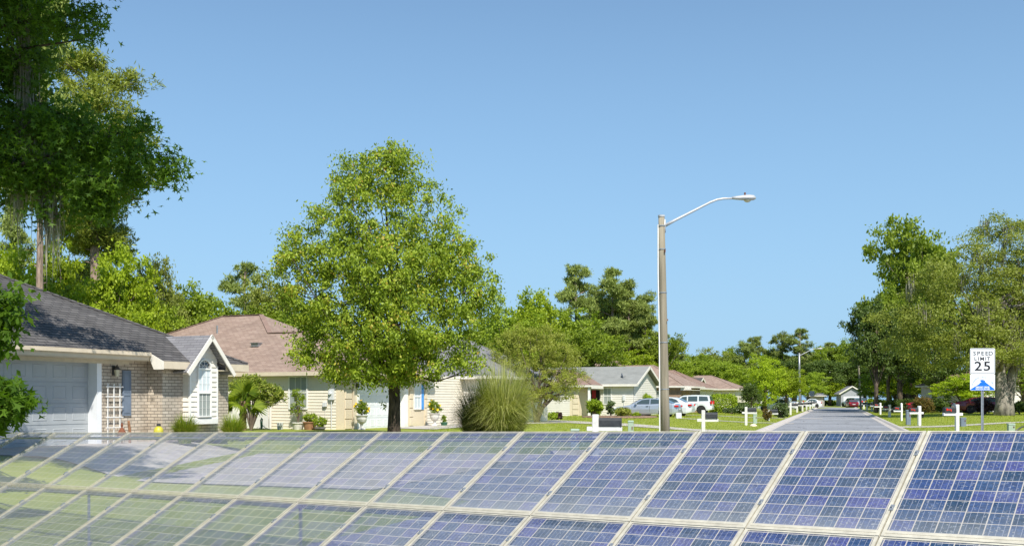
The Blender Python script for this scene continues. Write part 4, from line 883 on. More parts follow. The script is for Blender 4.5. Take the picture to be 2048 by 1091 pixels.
car('parked_sedan','white car whose tail shows between the silver sedan and the pale SUV','paint_white','sedan',CP(1268,87.5),HR*.9,(1.05,1,1.1))
car('parked_suv','pale silver-white sport utility vehicle parked facing left near the pinkish roofs','paint_white','suv',CP(1325,101),HR*.8,(1.02,1,1.0),'sport utility vehicle')
car('parked_sedan','dark red sedan behind the round dark bush and mossy oak','paint_red','sedan',CP(2043,95),R(180)-R(8),(1.24,1,1.03))
for o in [x for x in bpy.data.objects if x.get('label','').startswith('dark red sedan')]: o.location.z+=.1
car('parked_sedan','dark red car further back in tree shade, left of the dark red sedan','paint_red','sedan',CP(1912,108),R(165),(1.,1,1))
car('pickup_truck','silver pickup truck far down the left side behind the mailbox row','paint_silver','pickup',CP(1532,150),HR*.5,(1,1,1),'pickup truck')
car('parked_sedan','white car under the young street tree','paint_white','sedan',CP(1512,128),HR*.6,(1,1,1))
car('parked_sedan','white car far off behind the slim grey lamp post','paint_white','sedan',CP(1598,182),HR*.6,(.8,1,1.1))
car('parked_suv','silver SUV parked at the end of the street, seen from behind','paint_silver','suv',CP(1689,200),R(-75),(1,1,1),'sport utility vehicle')
car('parked_sedan','small dark red car at the end of the street beside the silver SUV','paint_red','sedan',CP(1700,192),R(-100),(1,1,1))
car('parked_suv','dark vehicle nearest the far grey garage','paint_dark','suv',CP(1712,203),R(-95),(1,1,1),'sport utility vehicle')

# ---------------------------------------------------------------- trees and plants
def E2(px,py,rx,rz,Y0,root,ry=None,dy=0):
    """crown lobe given in picture units at depth Y0+dy, returned in metres relative to the tree's base"""
    Yc=Y0+dy; k=Yc/F; return (X(px,Yc)-root[0],Yc-root[1],Zp(py,Yc)-root[2],rx*k,(ry if ry else rx*k*.9),rz*k)
def moss(name,P,n,L,m,parent,rs,w=.02,spread=.12):
    P=np.array(P); ix=rs.randint(0,len(P),n); B=P[ix]+rs.normal(size=(n,3))*np.array([spread,spread,.25]); ln=L*rs.uniform(.4,1.3,n)
    a=rs.uniform(0,PI,n); s=np.stack([np.cos(a),np.sin(a),np.zeros(n)],1)*w*rs.uniform(.5,1.5,(n,1)); d=np.stack([rs.normal(size=n)*.06,rs.normal(size=n)*.06,-ln],1)
    V=np.stack([B-s*.4,B+s*.4,B+d*.5+s,B+d,B+d*.5-s],1); return quadmesh(name,V,5,rs.uniform(0,1,n),m,parent)
def trunk_line(pts,rad,C,rs,m,parent,nl=16,r0=None,n=12,zf=.3):
    mb=MB(); mb.tube(pts,rad,n)
    P=[Vector(p) for p in pts]
    def base(t): t*=len(P)-1; i=min(int(t),len(P)-2); return P[i].lerp(P[i+1],t-i)
    if C is not None: limbs(mb,base,C,rs,r0 or rad[0],nl,zf)
    return mb.build('trunk',m,parent,smooth=True)

# --- the round tree in front of the houses
rs=np.random.RandomState(3); Yt=38.; rt=CP(789,Yt)
PT=empty('broadleaf_tree',rt,0,'big round light-green tree with single dark trunk standing in the middle of the picture','tree')
ell=[E2(*a,Yt,rt,dy=d) for a,d in [((755,352,70,58),0),((705,375,48,52),.3),((815,362,52,52),-.4),((735,425,110,75),.3),((850,435,78,72),-.3),((660,505,82,52),.2),((600,508,48,34),-.3),((790,520,170,85),0),((915,525,68,62),.2),((930,590,80,62),-.4),((680,600,112,80),0),((605,585,50,50),.6),((800,640,180,80),0),((935,645,66,58),.4),((760,705,110,44),-.5),((600,470,44,22),.2),((575,520,36,34),0),((950,560,40,46),0),((700,318,30,26),0),((800,320,36,28),0),((650,690,68,40),.5),((880,700,80,38),.2),((612,655,42,38),0),((600,712,34,20),-.6),((925,725,36,24),-.5),((790,745,60,20),.3)]]
ell+=[E2(*a,Yt,rt,dy=d) for a,d in [((655,425,46,46),.1),((885,470,50,52),0),((925,525,46,44),0),((770,330,80,44),.3),((790,560,110,90),-1.2),((800,660,90,60),-1.2),((760,742,110,32),-.5),((850,738,80,30),-.3),((690,735,60,26),-.4),((965,612,40,46),0),((585,560,40,60),0)]]
cr,C=foliage('crown',ell,1350,60,.31,.145,.064,'leaf_pear',PT,rs,shell=.42,droop=1.15,up=.5,flat=.8)
mb=MB(); tp=[(0,0,-.3),(-.02,0,.4),(.0,.02,1.3),(-.02,.0,2.2),(.03,.05,3.6),(-.08,.1,5.2),(-.2,.05,7.0),(-.35,0,8.8)]
trunk_line(tp,[.30,.24,.215,.20,.17,.12,.075,.02],C,rs,'bark_dark',PT,60,.14,14,.42)
# a few basal sprouts
foliage('sprout',[(-.42,-.05,1.35,.12,.1,.28),(.38,0,2.0,.16,.1,.22)],7,12,.1,.12,.05,'leaf_pear',PT,rs,droop=.8)

# --- foreground sweetgum on the left, in its own shade
rs=np.random.RandomState(5); Yg=17.; rg=(-11.2,17.0,.35)
GT=empty('sweetgum_tree',rg,0,'large dark tree with star-shaped leaves and hanging moss reaching in from the upper left','tree')
ell=[E2(*a,Yg,rg,ry=r_,dy=d) for a,r_,d in [((20,60,90,110),1.2,0),((-60,250,150,150),1.6,.5),((30,190,75,90),1.0,.3),((130,30,70,45),.5,-.5),((195,62,40,28),.3,-.6),((80,300,95,80),1.1,0),((175,285,90,60),.7,-.3),((250,300,60,48),.5,-.4),((205,385,66,36),.6,-.2),((275,345,55,36),.4,-.3),((125,425,60,28),.5,0),((340,345,26,30),.25,-.5),((265,250,36,26),.3,-.5),((320,325,42,32),.35,-.5),((290,360,40,25),.3,-.3),((150,370,95,55),.7,0),((60,370,70,60),.9,.4),((185,410,48,28),.4,0),((-100,0,200,160),2,0),((130,235,55,40),.5,0)]]
ell+=[E2(150,322,62,40,Yg,rg,ry=1.,dy=6.5),E2(235,335,46,26,Yg,rg,ry=.8,dy=7),E2(60,300,80,60,Yg,rg,ry=1.,dy=6),(-.9,4.2,9.6,1.7,1.5,1.3),(-1.8,3.6,8.6,1.4,1.2,1.0),E2(20,-260,210,170,Yg,rg,ry=2.4,dy=-1.6),E2(-200,-350,260,220,Yg,rg,ry=3,dy=-2.5),E2(90,-120,120,70,Yg,rg,ry=1.6,dy=-1.5),E2(140,-330,160,90,Yg,rg,ry=2.,dy=-2.6),E2(260,-230,110,60,Yg,rg,ry=1.3,dy=-2.6)]  # unseen lobes behind and above, added to shade this crown and the slate roof
cr,C=foliage('crown',ell,1900,52,.24,.115,.1,'leaf_gum',GT,rs,shell=.3,droop=.35,up=.7,shape='star',flat=.8)
trunk_line([(0,0,-.4),(.1,0,2.5),(.3,.2,5),(.5,.3,8),(.4,.2,11),(.2,-.3,14)],[.45,.36,.30,.24,.16,.05],C[(C[:,2]<8.2)&(C[:,0]>1.2)],rs,'bark_dark',GT,44,.16,14,.3)
moss('hanging_moss',[E2(*p,1,1,Yg,rg)[:3] for p in [(42,40),(46,90),(50,150),(50,210),(46,270),(60,300),(100,420),(104,380),(80,330),(38,330),(95,340)]],900,.75,'moss_hair',GT,rs,.010,.07)
# low bough in front of the brick house
lb=[E2(-30,618,54,36,15,rg,ry=.5,dy=0),E2(8,640,34,20,15,rg,ry=.3),E2(-30,680,60,26,15,rg,ry=.5),E2(22,588,40,14,15,rg,ry=.3)]
c2,C2=foliage('low_bough',lb,70,34,.22,.13,.07,'leaf_gum',GT,rs,shell=.3,droop=.6,up=.6)
lb=[E2(-20,800,62,42,13,rg,ry=.4),E2(34,808,30,22,13,rg,ry=.25),E2(10,775,24,14,13,rg,ry=.25),E2(-10,845,24,18,13,rg,ry=.25)]
c3,C3=foliage('low_bough',lb,70,22,.16,.16,.1,'leaf_gum',GT,rs,shell=.3,droop=.3,up=.7,shape='star')
mb=MB(); 
for C_ in (C2,C3):
    for c in C_[::6]: mb.tube([(.1,0,3.2),((c[0]+.1)*.6,c[1]*.6,c[2]+.9),tuple(c)],[.05,.03,.008],5)
mb.build('bough','bark',GT)

# --- prototypes for the background
def make_tree(name,kind,seed,leaf,bark='bark',h=10.,w=8.,dens=1.,L=.3,label='',parts=True):
    rs=np.random.RandomState(seed); r=empty(name,(0,0,0),0,label,'tree')
    if kind=='broad':
        ell=[(rs.normal()*.16*w,rs.normal()*.16*w,h*rs.uniform(.45,.85),w*rs.uniform(.18,.30),w*rs.uniform(.18,.30),h*rs.uniform(.10,.17)) for _ in range(13)]+[(0,0,h*.6,w*.36,w*.36,h*.30),(0,0,h*.84,w*.2,w*.2,h*.13)]+[(math.cos(a)*w*.33,math.sin(a)*w*.33,h*rs.uniform(.36,.6),w*.17,w*.17,h*.12) for a in rs.uniform(0,6.28,8)]
        cr,C=foliage('crown',ell,int(330*dens),46,w*.055,L,L*.6,leaf,r,rs,shell=.55,up=.7,flat=.6,droop=.2)
        trunk_line([(0,0,-.4),(.1,0,h*.25),(-.1,.1,h*.5),(.1,0,h*.8)],[.035*h*.9,.028*h*.9,.018*h,.004*h],C,rs,bark,r,22,.018*h,8,.25)
    elif kind=='low':
        ell=[(math.cos(a)*w*.3*q,math.sin(a)*w*.3*q,h*z,w*.2,w*.2,h*.2) for a,q,z in zip(rs.uniform(0,6.28,16),rs.uniform(.2,1,16),rs.uniform(.2,.75,16))]+[(0,0,h*.45,w*.36,w*.36,h*.42)]
        cr,C=foliage('crown',ell,int(260*dens),44,w*.05,L,L*.6,leaf,r,rs,shell=.6,up=.7,flat=.7)
        trunk_line([(0,0,-.4),(0,0,h*.3),(0,.1,h*.6)],[.03*h,.025*h,.008*h],C,rs,bark,r,12,.015*h,6,.2)
    elif kind=='pine':
        n_=rs.randint(17,22); ell=[]
        for i in range(n_):
            t=(i+.5)/n_; z=h*(.47+.51*t); rad=w*.5*math.sin(PI*min(1,(1.12-t)*.80))**.8; a=rs.uniform(0,6.28); q=rs.uniform(.35,.95)*rad*.7; s_=w*rs.uniform(.13,.22)*(1.15-.4*t)
            ell.append((math.cos(a)*q,math.sin(a)*q,z,s_,s_,s_*.5))
        ell.append((0,0,h*.955,w*.16,w*.16,h*.035))
        cr,C=foliage('crown',ell,int(250*dens),58,w*.044,L,L*.22,leaf,r,rs,shell=.2,up=.9,flat=.55,rand=1.2)
        mb=MB(); mb.tube([(0,0,-.4),(.06,0,h*.3),(-.06,.05,h*.6),(.0,0,h*.96)],[.018*h,.015*h,.010*h,.003*h],8)
        for e in ell: mb.tube([(0,0,e[2]-.05*h),(e[0]*.5,e[1]*.5,e[2]-.025*h),(e[0],e[1],e[2])],[.004*h,.003*h,.001*h],5)
        for i in range(10): a=rs.uniform(0,6.28); z=h*rs.uniform(.2,.5); mb.tube([(0,0,z),(math.cos(a)*.5,math.sin(a)*.5,z+.1)],[.003*h,.001*h],4)
        mb.build('trunk',bark,r,smooth=True)
    r['h']=h; r['w']=w; return r
PR={}
PR['bright']=[make_tree('leafy_tree','broad',s,'leaf_bright',L=.26) for s in (21,22)]
PR['mid']=[make_tree('leafy_tree','broad',s,'leaf_mid',L=.26) for s in (23,24,25)]
PR['dark']=[make_tree('evergreen_tree','broad',s,'leaf_dark',L=.26) for s in (26,27)]
PR['oak']=[make_tree('oak_tree','broad',s,'leaf_oak','bark_grey',L=.22) for s in (28,29)]
PR['pine']=[make_tree('pine_tree','pine',s,'leaf_pine','bark_pine',h=20,w=9,L=.55) for s in (31,32,33)]
PR['pinelit']=[make_tree('pine_tree','pine',s,'leaf_pine_lit','bark_pine',h=20,w=9,L=.30,dens=2.2) for s in (34,)]
PR['low']=[make_tree('leafy_tree','low',s,'leaf_bright',L=.22) for s in (35,)]
used=set(); tcount=[0]
def T(kind,px,ytop,Y,wpx,label,group=None,var=0,rz=None,zb=None):
    lst=PR[kind]; p=lst[var%len(lst)]; H=Zp(ytop,Y)-(gh(X(px,Y),Y) if zb is None else zb); W=wpx*Y/F
    o=p if id(p) not in used else dup(p)
    used.add(id(p)); o.location=(X(px,Y),Y,gh(X(px,Y),Y) if zb is None else zb); k=tcount[0]; tcount[0]+=1
    o.rotation_euler=(0,0,(k*2.4)%6.28 if rz is None else rz); hh=1.0*p['h']; o.scale=(W/p['w']*1.05,W/p['w']*1.05,H/hh); o['label']=label
    o['group']=group or 'trees rising behind the houses'
    return o
G1='trees behind the brick house'
T('pinelit',190,92,58,330,'tall pine with sunlit top behind the dark star-leaved tree',G1,zb=.3)
T('pine',28,395,52,120,'pine with pale bare trunk behind the left end of the slate roof',G1,1)
T('pine',80,-150,43,200,'tall straight pine with light pinkish trunk showing above the slate roof',G1,2)
T('pine',190,380,64,150,'dark pine partly hidden under the dark tree, left of the open sky',G1)
T('bright',20,470,46,190,'bright green leafy tree rising above the left end of the slate roof',G1)
T('bright',120,455,55,170,'bright green tree beside the pale pine trunk',G1,1)
T('mid',70,540,50,190,'shady mid-green tree low behind the pale pine trunk',G1)
T('bright',235,478,50,180,'tall yellow-green tree with pale limbs behind the slate roof hip',G1)
T('dark',160,510,70,200,'dark evergreen showing between the yellow-green trees',G1)
T('oak',320,502,62,130,'dark mossy oak behind the yellow-green tree, top against the sky',G1,1)
T('mid',270,560,58,160,'leafy tree in the gap above the slate roof',G1,2)
T('bright',180,590,46,190,'yellow-green lower tree directly behind the slate roof hip',G1,1)
T('bright',262,600,49,150,'yellow-green lower tree where the slate roof hip comes down',G1)
T('mid',380,556,66,180,'soft green feathery tree above the pinkish roof hip',G1)
T('mid',320,600,60,140,'green feathery tree just left of the pinkish roof',G1,1)
T('mid',440,590,80,170,'rounded green tree directly behind the pinkish roof',G1,2)
T('pine',490,524,92,110,'dark pine against the sky just left of the round tree',G1,1)
T('oak',545,532,84,150,'greyish olive tree partly behind the round tree, above the pinkish ridge',G1)
T('mid',530,600,82,180,'dark green tree low behind the pinkish ridge',G1)
T('mid',620,590,90,170,'tree seen through gaps of the round tree',G1,1)
T('dark',560,640,78,160,'dark low tree behind the pinkish ridge, right end',G1)
G2='trees behind the white siding houses'
T('bright',1065,566,104,150,'bright green crown right beside the round tree against the sky',G2)
T('mid',1000,610,100,170,'green tree just behind the right edge of the round tree',G2)
T('mid',1110,612,108,170,'mid-green tree below the lone thin pine',G2,1)
T('dark',1090,660,106,190,'darker tree above the olive bottlebrush-like tree',G2)
T('mid',1185,650,98,150,'rounded green tree at the foot of the pine stand',G2,2)
T('pine',1152,528,120,100,'lone airy pine left of the pine stand',G2)
T('pine',1225,535,128,115,'pine with sunlit top, tallest of the pine stand',G2,1)
T('pine',1196,575,132,95,'pine on the left side of the pine stand',G2,2)
T('pine',1240,582,136,120,'pine half hidden in the middle of the pine stand',G2,1)
T('pine',1205,600,140,110,'lower pine at the back left of the pine stand',G2)
T('pine',1272,610,140,110,'lower pine at the back right of the pine stand',G2,2)
T('pine',1258,560,130,110,'pine right of centre in the pine stand',G2)
T('pine',1290,585,134,95,'pine at the right edge of the stand, beside the lamp pole',G2,2)
T('dark',1235,700,142,170,'dark tree filling the gap behind the pine trunks',G2,1)
T('mid',1300,655,132,130,'mid-green tree behind the wooden lamp pole, left side',G2)
T('bright',1275,690,124,120,'bright low tree behind the gabled siding house',G2,1)
T('mid',930,650,80,150,'green tree above the lilac grey roof behind the round tree',G2)
G3='distant trees along the end of the street'
T('pine',1352,676,170,60,'small umbrella-shaped pine just right of the wooden lamp pole',G3,2)
T('mid',1345,712,150,120,'green tree right of the lamp pole above the brown roofs',G3)
T('mid',1405,705,172,140,'rounded green tree above the brown roofs',G3,1)
T('mid',1455,720,165,120,'green tree above the slate-grey gable',G3,2)
T('dark',1430,735,180,150,'dark tree between brown roofs and the young street tree',G3)
for px,yt,Y,wp,k,lb in [(1370,705,230,80,'mid','distant round tree top, first right of the lamp pole'),(1415,692,235,90,'oak','distant olive tree top above the brown roofs'),(1460,690,240,90,'mid','distant rounded tree top left of the young street tree'),(1400,728,215,110,'dark','distant dark tree above the slate gable'),
    (1490,682,238,60,'pine','distant pine left of the young street tree'),(1512,672,245,60,'pine','distant pine whose top shows above the young street tree'),(1565,664,240,64,'pine','distant pine left of the slim grey lamp post'),(1600,656,236,72,'pine','tallest distant pine, above the slim grey lamp post'),(1545,690,250,70,'mid','distant tree in the dip between the pines'),
    (1630,690,250,80,'mid','distant tree right of the tallest far pine'),(1660,684,255,80,'pine','distant pine beyond the end of the street'),(1695,672,250,90,'mid','distant tree top just left of the big right-hand trees'),(1640,715,226,100,'dark','dark distant tree above the white shed'),(1690,715,232,110,'dark','dark distant tree above the far grey garage'),(1590,712,228,100,'dark','dark distant tree behind the slim grey lamp post'),
    (1550,735,215,90,'mid','green tree right behind the young street tree'),(1730,700,236,110,'mid','distant tree behind the thin leaning pole'),(1615,742,205,80,'mid','fresh green tree at the foot of the slim grey lamp post'),(1660,757,224,80,'bright','bright low tree left of the far grey garage'),(1690,752,240,80,'bright','bright low tree right behind the far grey garage'),(1585,752,190,70,'bright','bright tree above the silver pickup truck'),(1780,720,230,140,'dark','far dark tree beneath the tall right-hand crowns'),(1850,730,220,160,'mid','far tree beneath the tall right-hand crowns, further right'),(1500,745,190,90,'dark','dark tree low behind the young street tree')]:
    T(k,px,yt,Y,wp,lb,G3,var=int(px)%3)
T('low',1530,690,112,110,'young bright-green conical street tree left of the slim grey lamp post','street trees')
T('bright',1572,728,125,75,'small bright tree just right of the young street tree','street trees',1)
T('dark',1503,762,104,44,'little dark evergreen bush-tree in front of the young street tree','street trees',1)
G4='trees on the right side of the street'
T('dark',1752,588,118,120,'dark evergreen at the left edge of the right-hand tree group',G4)
T('mid',1776,560,126,100,'shaded crown below the tall bright one',G4)
T('mid',1826,430,132,190,'tall bright-green tree rising above the others on the right',G4,1)
T('mid',1830,462,136,150,'bright tree just behind the tall crown on the right',G4,2)
T('dark',1870,640,112,150,'dark evergreen low behind the mossy oak, hiding the house front',G4)
T('dark',1800,600,124,150,'dark tree behind the mossy oak, left part',G4,1)
T('bright',1790,735,136,110,'sunlit yellow-green bush-tree behind the right verge mailboxes',G4)
T('mid',1752,745,140,70,'green conical shrub-tree beside the thin leaning pole',G4,1)
T('mid',1850,720,130,140,'bright understory tree under the mossy oak',G4,2)
T('mid',1990,560,116,190,'tree filling the right edge behind the mossy oak',G4)
T('bright',1925,745,104,120,'low bright bush under the mossy oak by the white house',G4)
T('mid',2045,700,104,120,'shrubby tree at the right edge behind the oak trunk',G4,1)

# --- live oak with moss on the right
rs=np.random.RandomState(9); Yo=86.; ro=CP(2008,Yo)
LO=empty('live_oak_tree',ro,0,'spreading grey-green oak draped in moss, thick double trunk behind the speed limit sign','tree')
ell=[E2(*a,Yo,ro,dy=d) for a,d in [((2010,500,75,62),0),((2040,470,45,40),1),((1950,545,75,60),-1),((1885,560,60,45),-2),((1850,600,60,50),-1),((1905,640,100,60),-2),((1830,655,52,40),0),((1985,600,90,70),0),((2040,600,70,90),1),((1870,700,85,38),-1),((1950,690,80,40),-3),((1800,690,36,26),1),((2030,690,60,50),-2),((1760,640,30,20),1),((1940,480,36,24),0),((1990,450,40,22),1),((2090,560,90,110),0),((2120,660,90,80),0)]]
cr,C=foliage('crown',ell,1250,58,.62,.21,.10,'leaf_oak',LO,rs,shell=.5,up=.6,flat=.55,droop=.3)
mb=MB(); mb.tube([(-.15,0,-.3),(-.12,0,1.0),(-.25,.1,3),(-.5,.2,5.2),(-1.0,.4,8),(-1.5,.3,11)],[.78,.55,.48,.42,.3,.12],12).tube([(.3,.15,-.3),(.38,.1,1),(.7,.2,3),(1.2,.1,5.5),(1.4,0,9),(1.2,0,13)],[.70,.46,.40,.36,.26,.08],12)
def b_(t): return Vector((-.25-1.2*t,.2,3+8*t))
limbs(mb,b_,C,rs,.55,34,.05); mb.build('trunk','bark_grey',LO,smooth=True)
Pm=[tuple(c) for c in C[rs.choice(len(C),16)]]+[(-.3,-.6,7.0),(.6,-.6,6.5),(1.0,-.6,7.2),(-1.2,-.6,5.4),(.9,-.5,5.2),(1.6,-.4,6),(-2,-.5,6.5),(.2,-.7,8)]*4
moss('hanging_moss',Pm,2000,1.3,'moss_hair',LO,rs,.030,.20)
rs=np.random.RandomState(10); r2=CP(1812,140)
TT=empty('shade_tree',r2,0,'dark thick-trunked tree standing on the right verge beyond the mailboxes','tree')
ell=[E2(*a,140,r2) for a in [(1810,700,60,40),(1770,690,55,38),(1850,680,55,50),(1790,640,60,50),(1740,660,36,40)]]
cr,C=foliage('crown',ell,150,40,.8,.32,.2,'leaf_dark',TT,rs,up=.7); trunk_line([(0,0,-.3),(0,0,2),(-.1,0,5),(0,0,9)],[.62,.48,.42,.2],C,rs,'bark_dark',TT,12,.3,10,.5)

# --- olive multi-stemmed tree and pampas grass in the middle
rs=np.random.RandomState(12); Yb=62.; rb=CP(1072,Yb)
BT=empty('bottlebrush_tree',rb,0,'olive-green spreading small tree with several bare stems right of the pampas grass','tree')
ell=[E2(*a,Yb,rb) for a in [(1065,700,55,48),(1010,700,36,36),(1110,700,46,40),(1130,745,50,40),(1020,745,45,40),(1075,760,70,45),(1150,730,28,26),(1120,785,36,20),(1040,670,30,22),(1090,670,34,20),(1070,790,30,18)]]
cr,C=foliage('crown',ell,520,66,.26,.13,.04,'leaf_olive',BT,rs,shell=.45,up=.5,droop=.2)
mb=MB()
for a in ([(0,0,-.2),(-.1,0,.8),(-.35,0,1.6),(-.8,.1,2.6)],[(.05,0,-.2),(.25,0,.7),(.7,.1,1.5),(1.4,.1,2.3)],[(0,.1,-.2),(.15,.1,.9),(.45,.1,1.8),(.6,0,3)],[(.05,0,0),(.4,-.1,.9),(1.1,-.1,1.6),(1.7,0,1.9)]): mb.tube(a,[.13,.10,.08,.03],8)
limbs(mb,lambda t:Vector((.1,0,1.2+t)),C,rs,.16,26,.2); mb.build('trunk','bark',BT,smooth=True)
rs=np.random.RandomState(13)
PG=empty('pampas_grass',CP(1003,40.5),0,'tall clump of arching straw-green pampas grass with a few feathery plumes','grass clump'); PG.location.z=0
blades('blades',6000,3.0,1.6,1.02,.030,'grass_pampas',PG,rs,.75,6,.62)
o=blades('blades',2600,2.35,1.5,.95,.026,'grass_pampas_dark',PG,rs,.6,6,.6); o.location=(-.85,.15,0)
mb=MB(); 
for i in range(7): x=rs.uniform(-.3,.55); y=rs.uniform(-.3,.3); h=rs.uniform(2.3,2.75); mb.tube([(x*.4,y,0),(x*.8,y,h*.6),(x,y,h-.35)],[.010,.008,.006],4); mb.tube([(x,y,h-.4),(x+.02,y,h-.2),(x+.05,y,h)],[.012,.035,.006],6)
mb.build('plume','moss',PG)

# --- planting in front of the left houses
def shrub(name,px,pb,Y,wpx,hpx,leaf,label,cat='shrub',K=110,per=40,L=.09,round_=True,stem=.1,grp=None,up=.7,zb=None,shape='diamond',loc=None,flat=.7):
    rs=np.random.RandomState(int(px*3+pb)); z=gh(X(px,Y),Y); r=empty(name,(X(px,Y),Y,z),0,label,cat,grp); w_=wpx*Y/F; h=hpx*Y/F; z0=stem*h
    if loc is not None: r.location=loc
    ell=[(0,0,z0+(h-z0)*.5,w_*.42,w_*.42,(h-z0)*.46)]+[(math.cos(a)*w_*.26,math.sin(a)*w_*.26,z0+(h-z0)*q,w_*.22,w_*.22,(h-z0)*.24) for a,q in zip(rs.uniform(0,6.28,7),rs.uniform(.3,.76,7))]
    cr,C=foliage('foliage',ell,K,per,w_*.075,L,L*.55,leaf,r,rs,shell=.7,up=up,shape=shape,flat=flat)
    mb=MB()
    for c in C[::max(1,len(C)//14)]: mb.tube([(0,0,-.03),(c[0]*.35,c[1]*.35,c[2]*.55),tuple(c)],[max(.012,.02*h),max(.008,.012*h),.004],5)
    mb.build('stems','bark',r); return r
H1w=lambda x,y,z=0: H1.location+NV*x+EV*y+Vector((0,0,z))
H2w=lambda x,y,z=0: H2.location+NV*x+EV*y+Vector((0,0,z))
for p,lb,n_ in ((H1w(1.25,1.75,-.02),'left clump of spiky green-gold border grass under the brick wall',520),(H1w(1.55,3.35,-.02),'right clump of spiky border grass under the arched window',480)):
    g=empty('border_grass',p,0,lb,'grass clump','border grass clumps at the brick house'); blades('blades',n_*2,.78,.52,.8,.026,'blade_green',g,nrs,.16,5,.3)
def pot(root,m,r0=.17,r1=.23,h=.34): return MB().lathe([(r0*.9,0),(r0,.01),(r1,h-.05),(r1+.03,h-.05),(r1+.03,h),(r1-.02,h),(r1-.04,h-.05),(.02,h-.06)],(0,0,0),20).build('pot',m,root,smooth=False)
def potted(name,loc,potm,ph,pr,w_,h,leaf,label,L=.07,K=60,per=30,tall=False,grp='potted plants along the cream wall'):
    rs=np.random.RandomState(int(w_*1000+h*77)); r=empty(name,loc,0,label,'potted plant',grp); pot(r,potm,pr*.8,pr,ph)
    if tall: ell=[(rs.normal()*w_*.14,rs.normal()*w_*.14,ph+h*q,w_*.16,w_*.16,h*.16) for q in np.linspace(.3,.92,9)]+[(.2*w_,0,ph+h*.75,w_*.12,w_*.12,h*.25),(-.2*w_,0,ph+h*.7,w_*.14,w_*.12,h*.22)]
    else: ell=[(0,0,ph+h*.48,w_*.46,w_*.46,h*.46)]
    cr,C=foliage('foliage',ell,K,per,w_*.09,L,L*.45,leaf,r,rs,shell=.6,up=.8)
    mb=MB()
    for c in C[::max(1,K//12)]: mb.tube([(0,0,ph-.08),(c[0]*.3,c[1]*.3,(ph+c[2])*.5),tuple(c)],[.012,.009,.004],5)
    mb.build('stems','bark',r); return r
potted('potted_shrub',H2w(-2.05,-.75),'stone_urn',.36,.27,.85,1.60,'leaf_hedge','tall yellow-green shrub in white pot before the window',K=95,per=26,tall=True)
potted('potted_shrub',H2w(-1.28,-.9),'terracotta',.40,.32,.68,.42,'leaf_hedge','low round green plant in brown clay pot',K=60)
potted('potted_shrub',H2w(-.55,-1.15),'concrete_dark',.16,.24,.66,.50,'leaf_hedge','round green plant in low dark pot next to the corner pier',K=60)
def urn(loc,label,w_=.7):
    r=empty('flower_urn',loc,0,label,'flower urn','white pedestal urns of yellow flowers'); rs=np.random.RandomState(int(abs(loc[0])*100))
    MB().lathe([(.18,0),(.18,.06),(.12,.09),(.075,.16),(.07,.26),(.11,.31),(.20,.38),(.245,.50),(.25,.62),(.30,.67),(.30,.70),(.26,.70),(.24,.66),(.02,.64)],(0,0,0),24).build('urn','stone_urn',r,smooth=False)
    cr,C=foliage('foliage',[(0,0,1.02,w_*.42,w_*.42,.34),(-.1,0,1.2,.2,.2,.2),(.12,0,.95,.26,.26,.2)],52,24,.08,.085,.05,'leaf_mid',r,rs,shell=.4)
    for c in C[rs.choice(len(C),8,replace=False)]:
        c=Vector(c)*1.0; d=Vector((c.x,c.y-.15,.1)).normalized(); c=c+d*.09; mb=MB(); u=d.cross(Vector((0,0,1))).normalized(); v=d.cross(u)
        for i in range(5): a=2*PI*i/5; e=u*math.cos(a)+v*math.sin(a); g=u*math.cos(a+.6)+v*math.sin(a+.6); h=u*math.cos(a-.6)+v*math.sin(a-.6); mb.add([c,c+g*.05+d*.02,c+e*.085+d*.03,c+h*.05+d*.02],[(0,1,2,3)])
        mb.build('flower','flower_yellow',r)
    mb=MB()
    for c in C[::5]: mb.tube([(0,0,.6),(c[0]*.4,c[1]*.4,.85),tuple(c)],[.01,.007,.003],4)
    mb.build('stems','bark',r)
urn(H2w(.75,.35),'white pedestal urn with yellow flowers left of the white garage door'); urn(H2w(.9,7.25),'white pedestal urn with yellow flowers below the bright blue shutter',.75)
potted('potted_shrub',H2w(1.1,7.95),'hose_green',.22,.18,.3,.4,'leaf_mid','small plant in dark green pot right of the far urn',K=16,L=.08)
o=MB().lathe([(.13,0),(.155,.30),(.165,.30),(.165,.33),(.15,.33),(.12,.04)],(0,0,0),20).build('bucket','light_clear'); o.location=H2w(-3.05,-.8); tag(o,'white plastic bucket on the ground below the window','bucket')
o=MB().tube([(0,0,0),(0,0,.25),(.03,0,.5),(.0,0,.56),(-.05,0,.45),(-.03,0,.0)],.03,6).tube([(.0,-.05,.25),(.15,-.05,.1),(.4,-.1,.02)],.015,5).build('garden_hose','hose_green'); o.location=H2w(-4.0,-.95); tag(o,'dark green garden hose on a short stake at the end of the vinyl fence','hose')
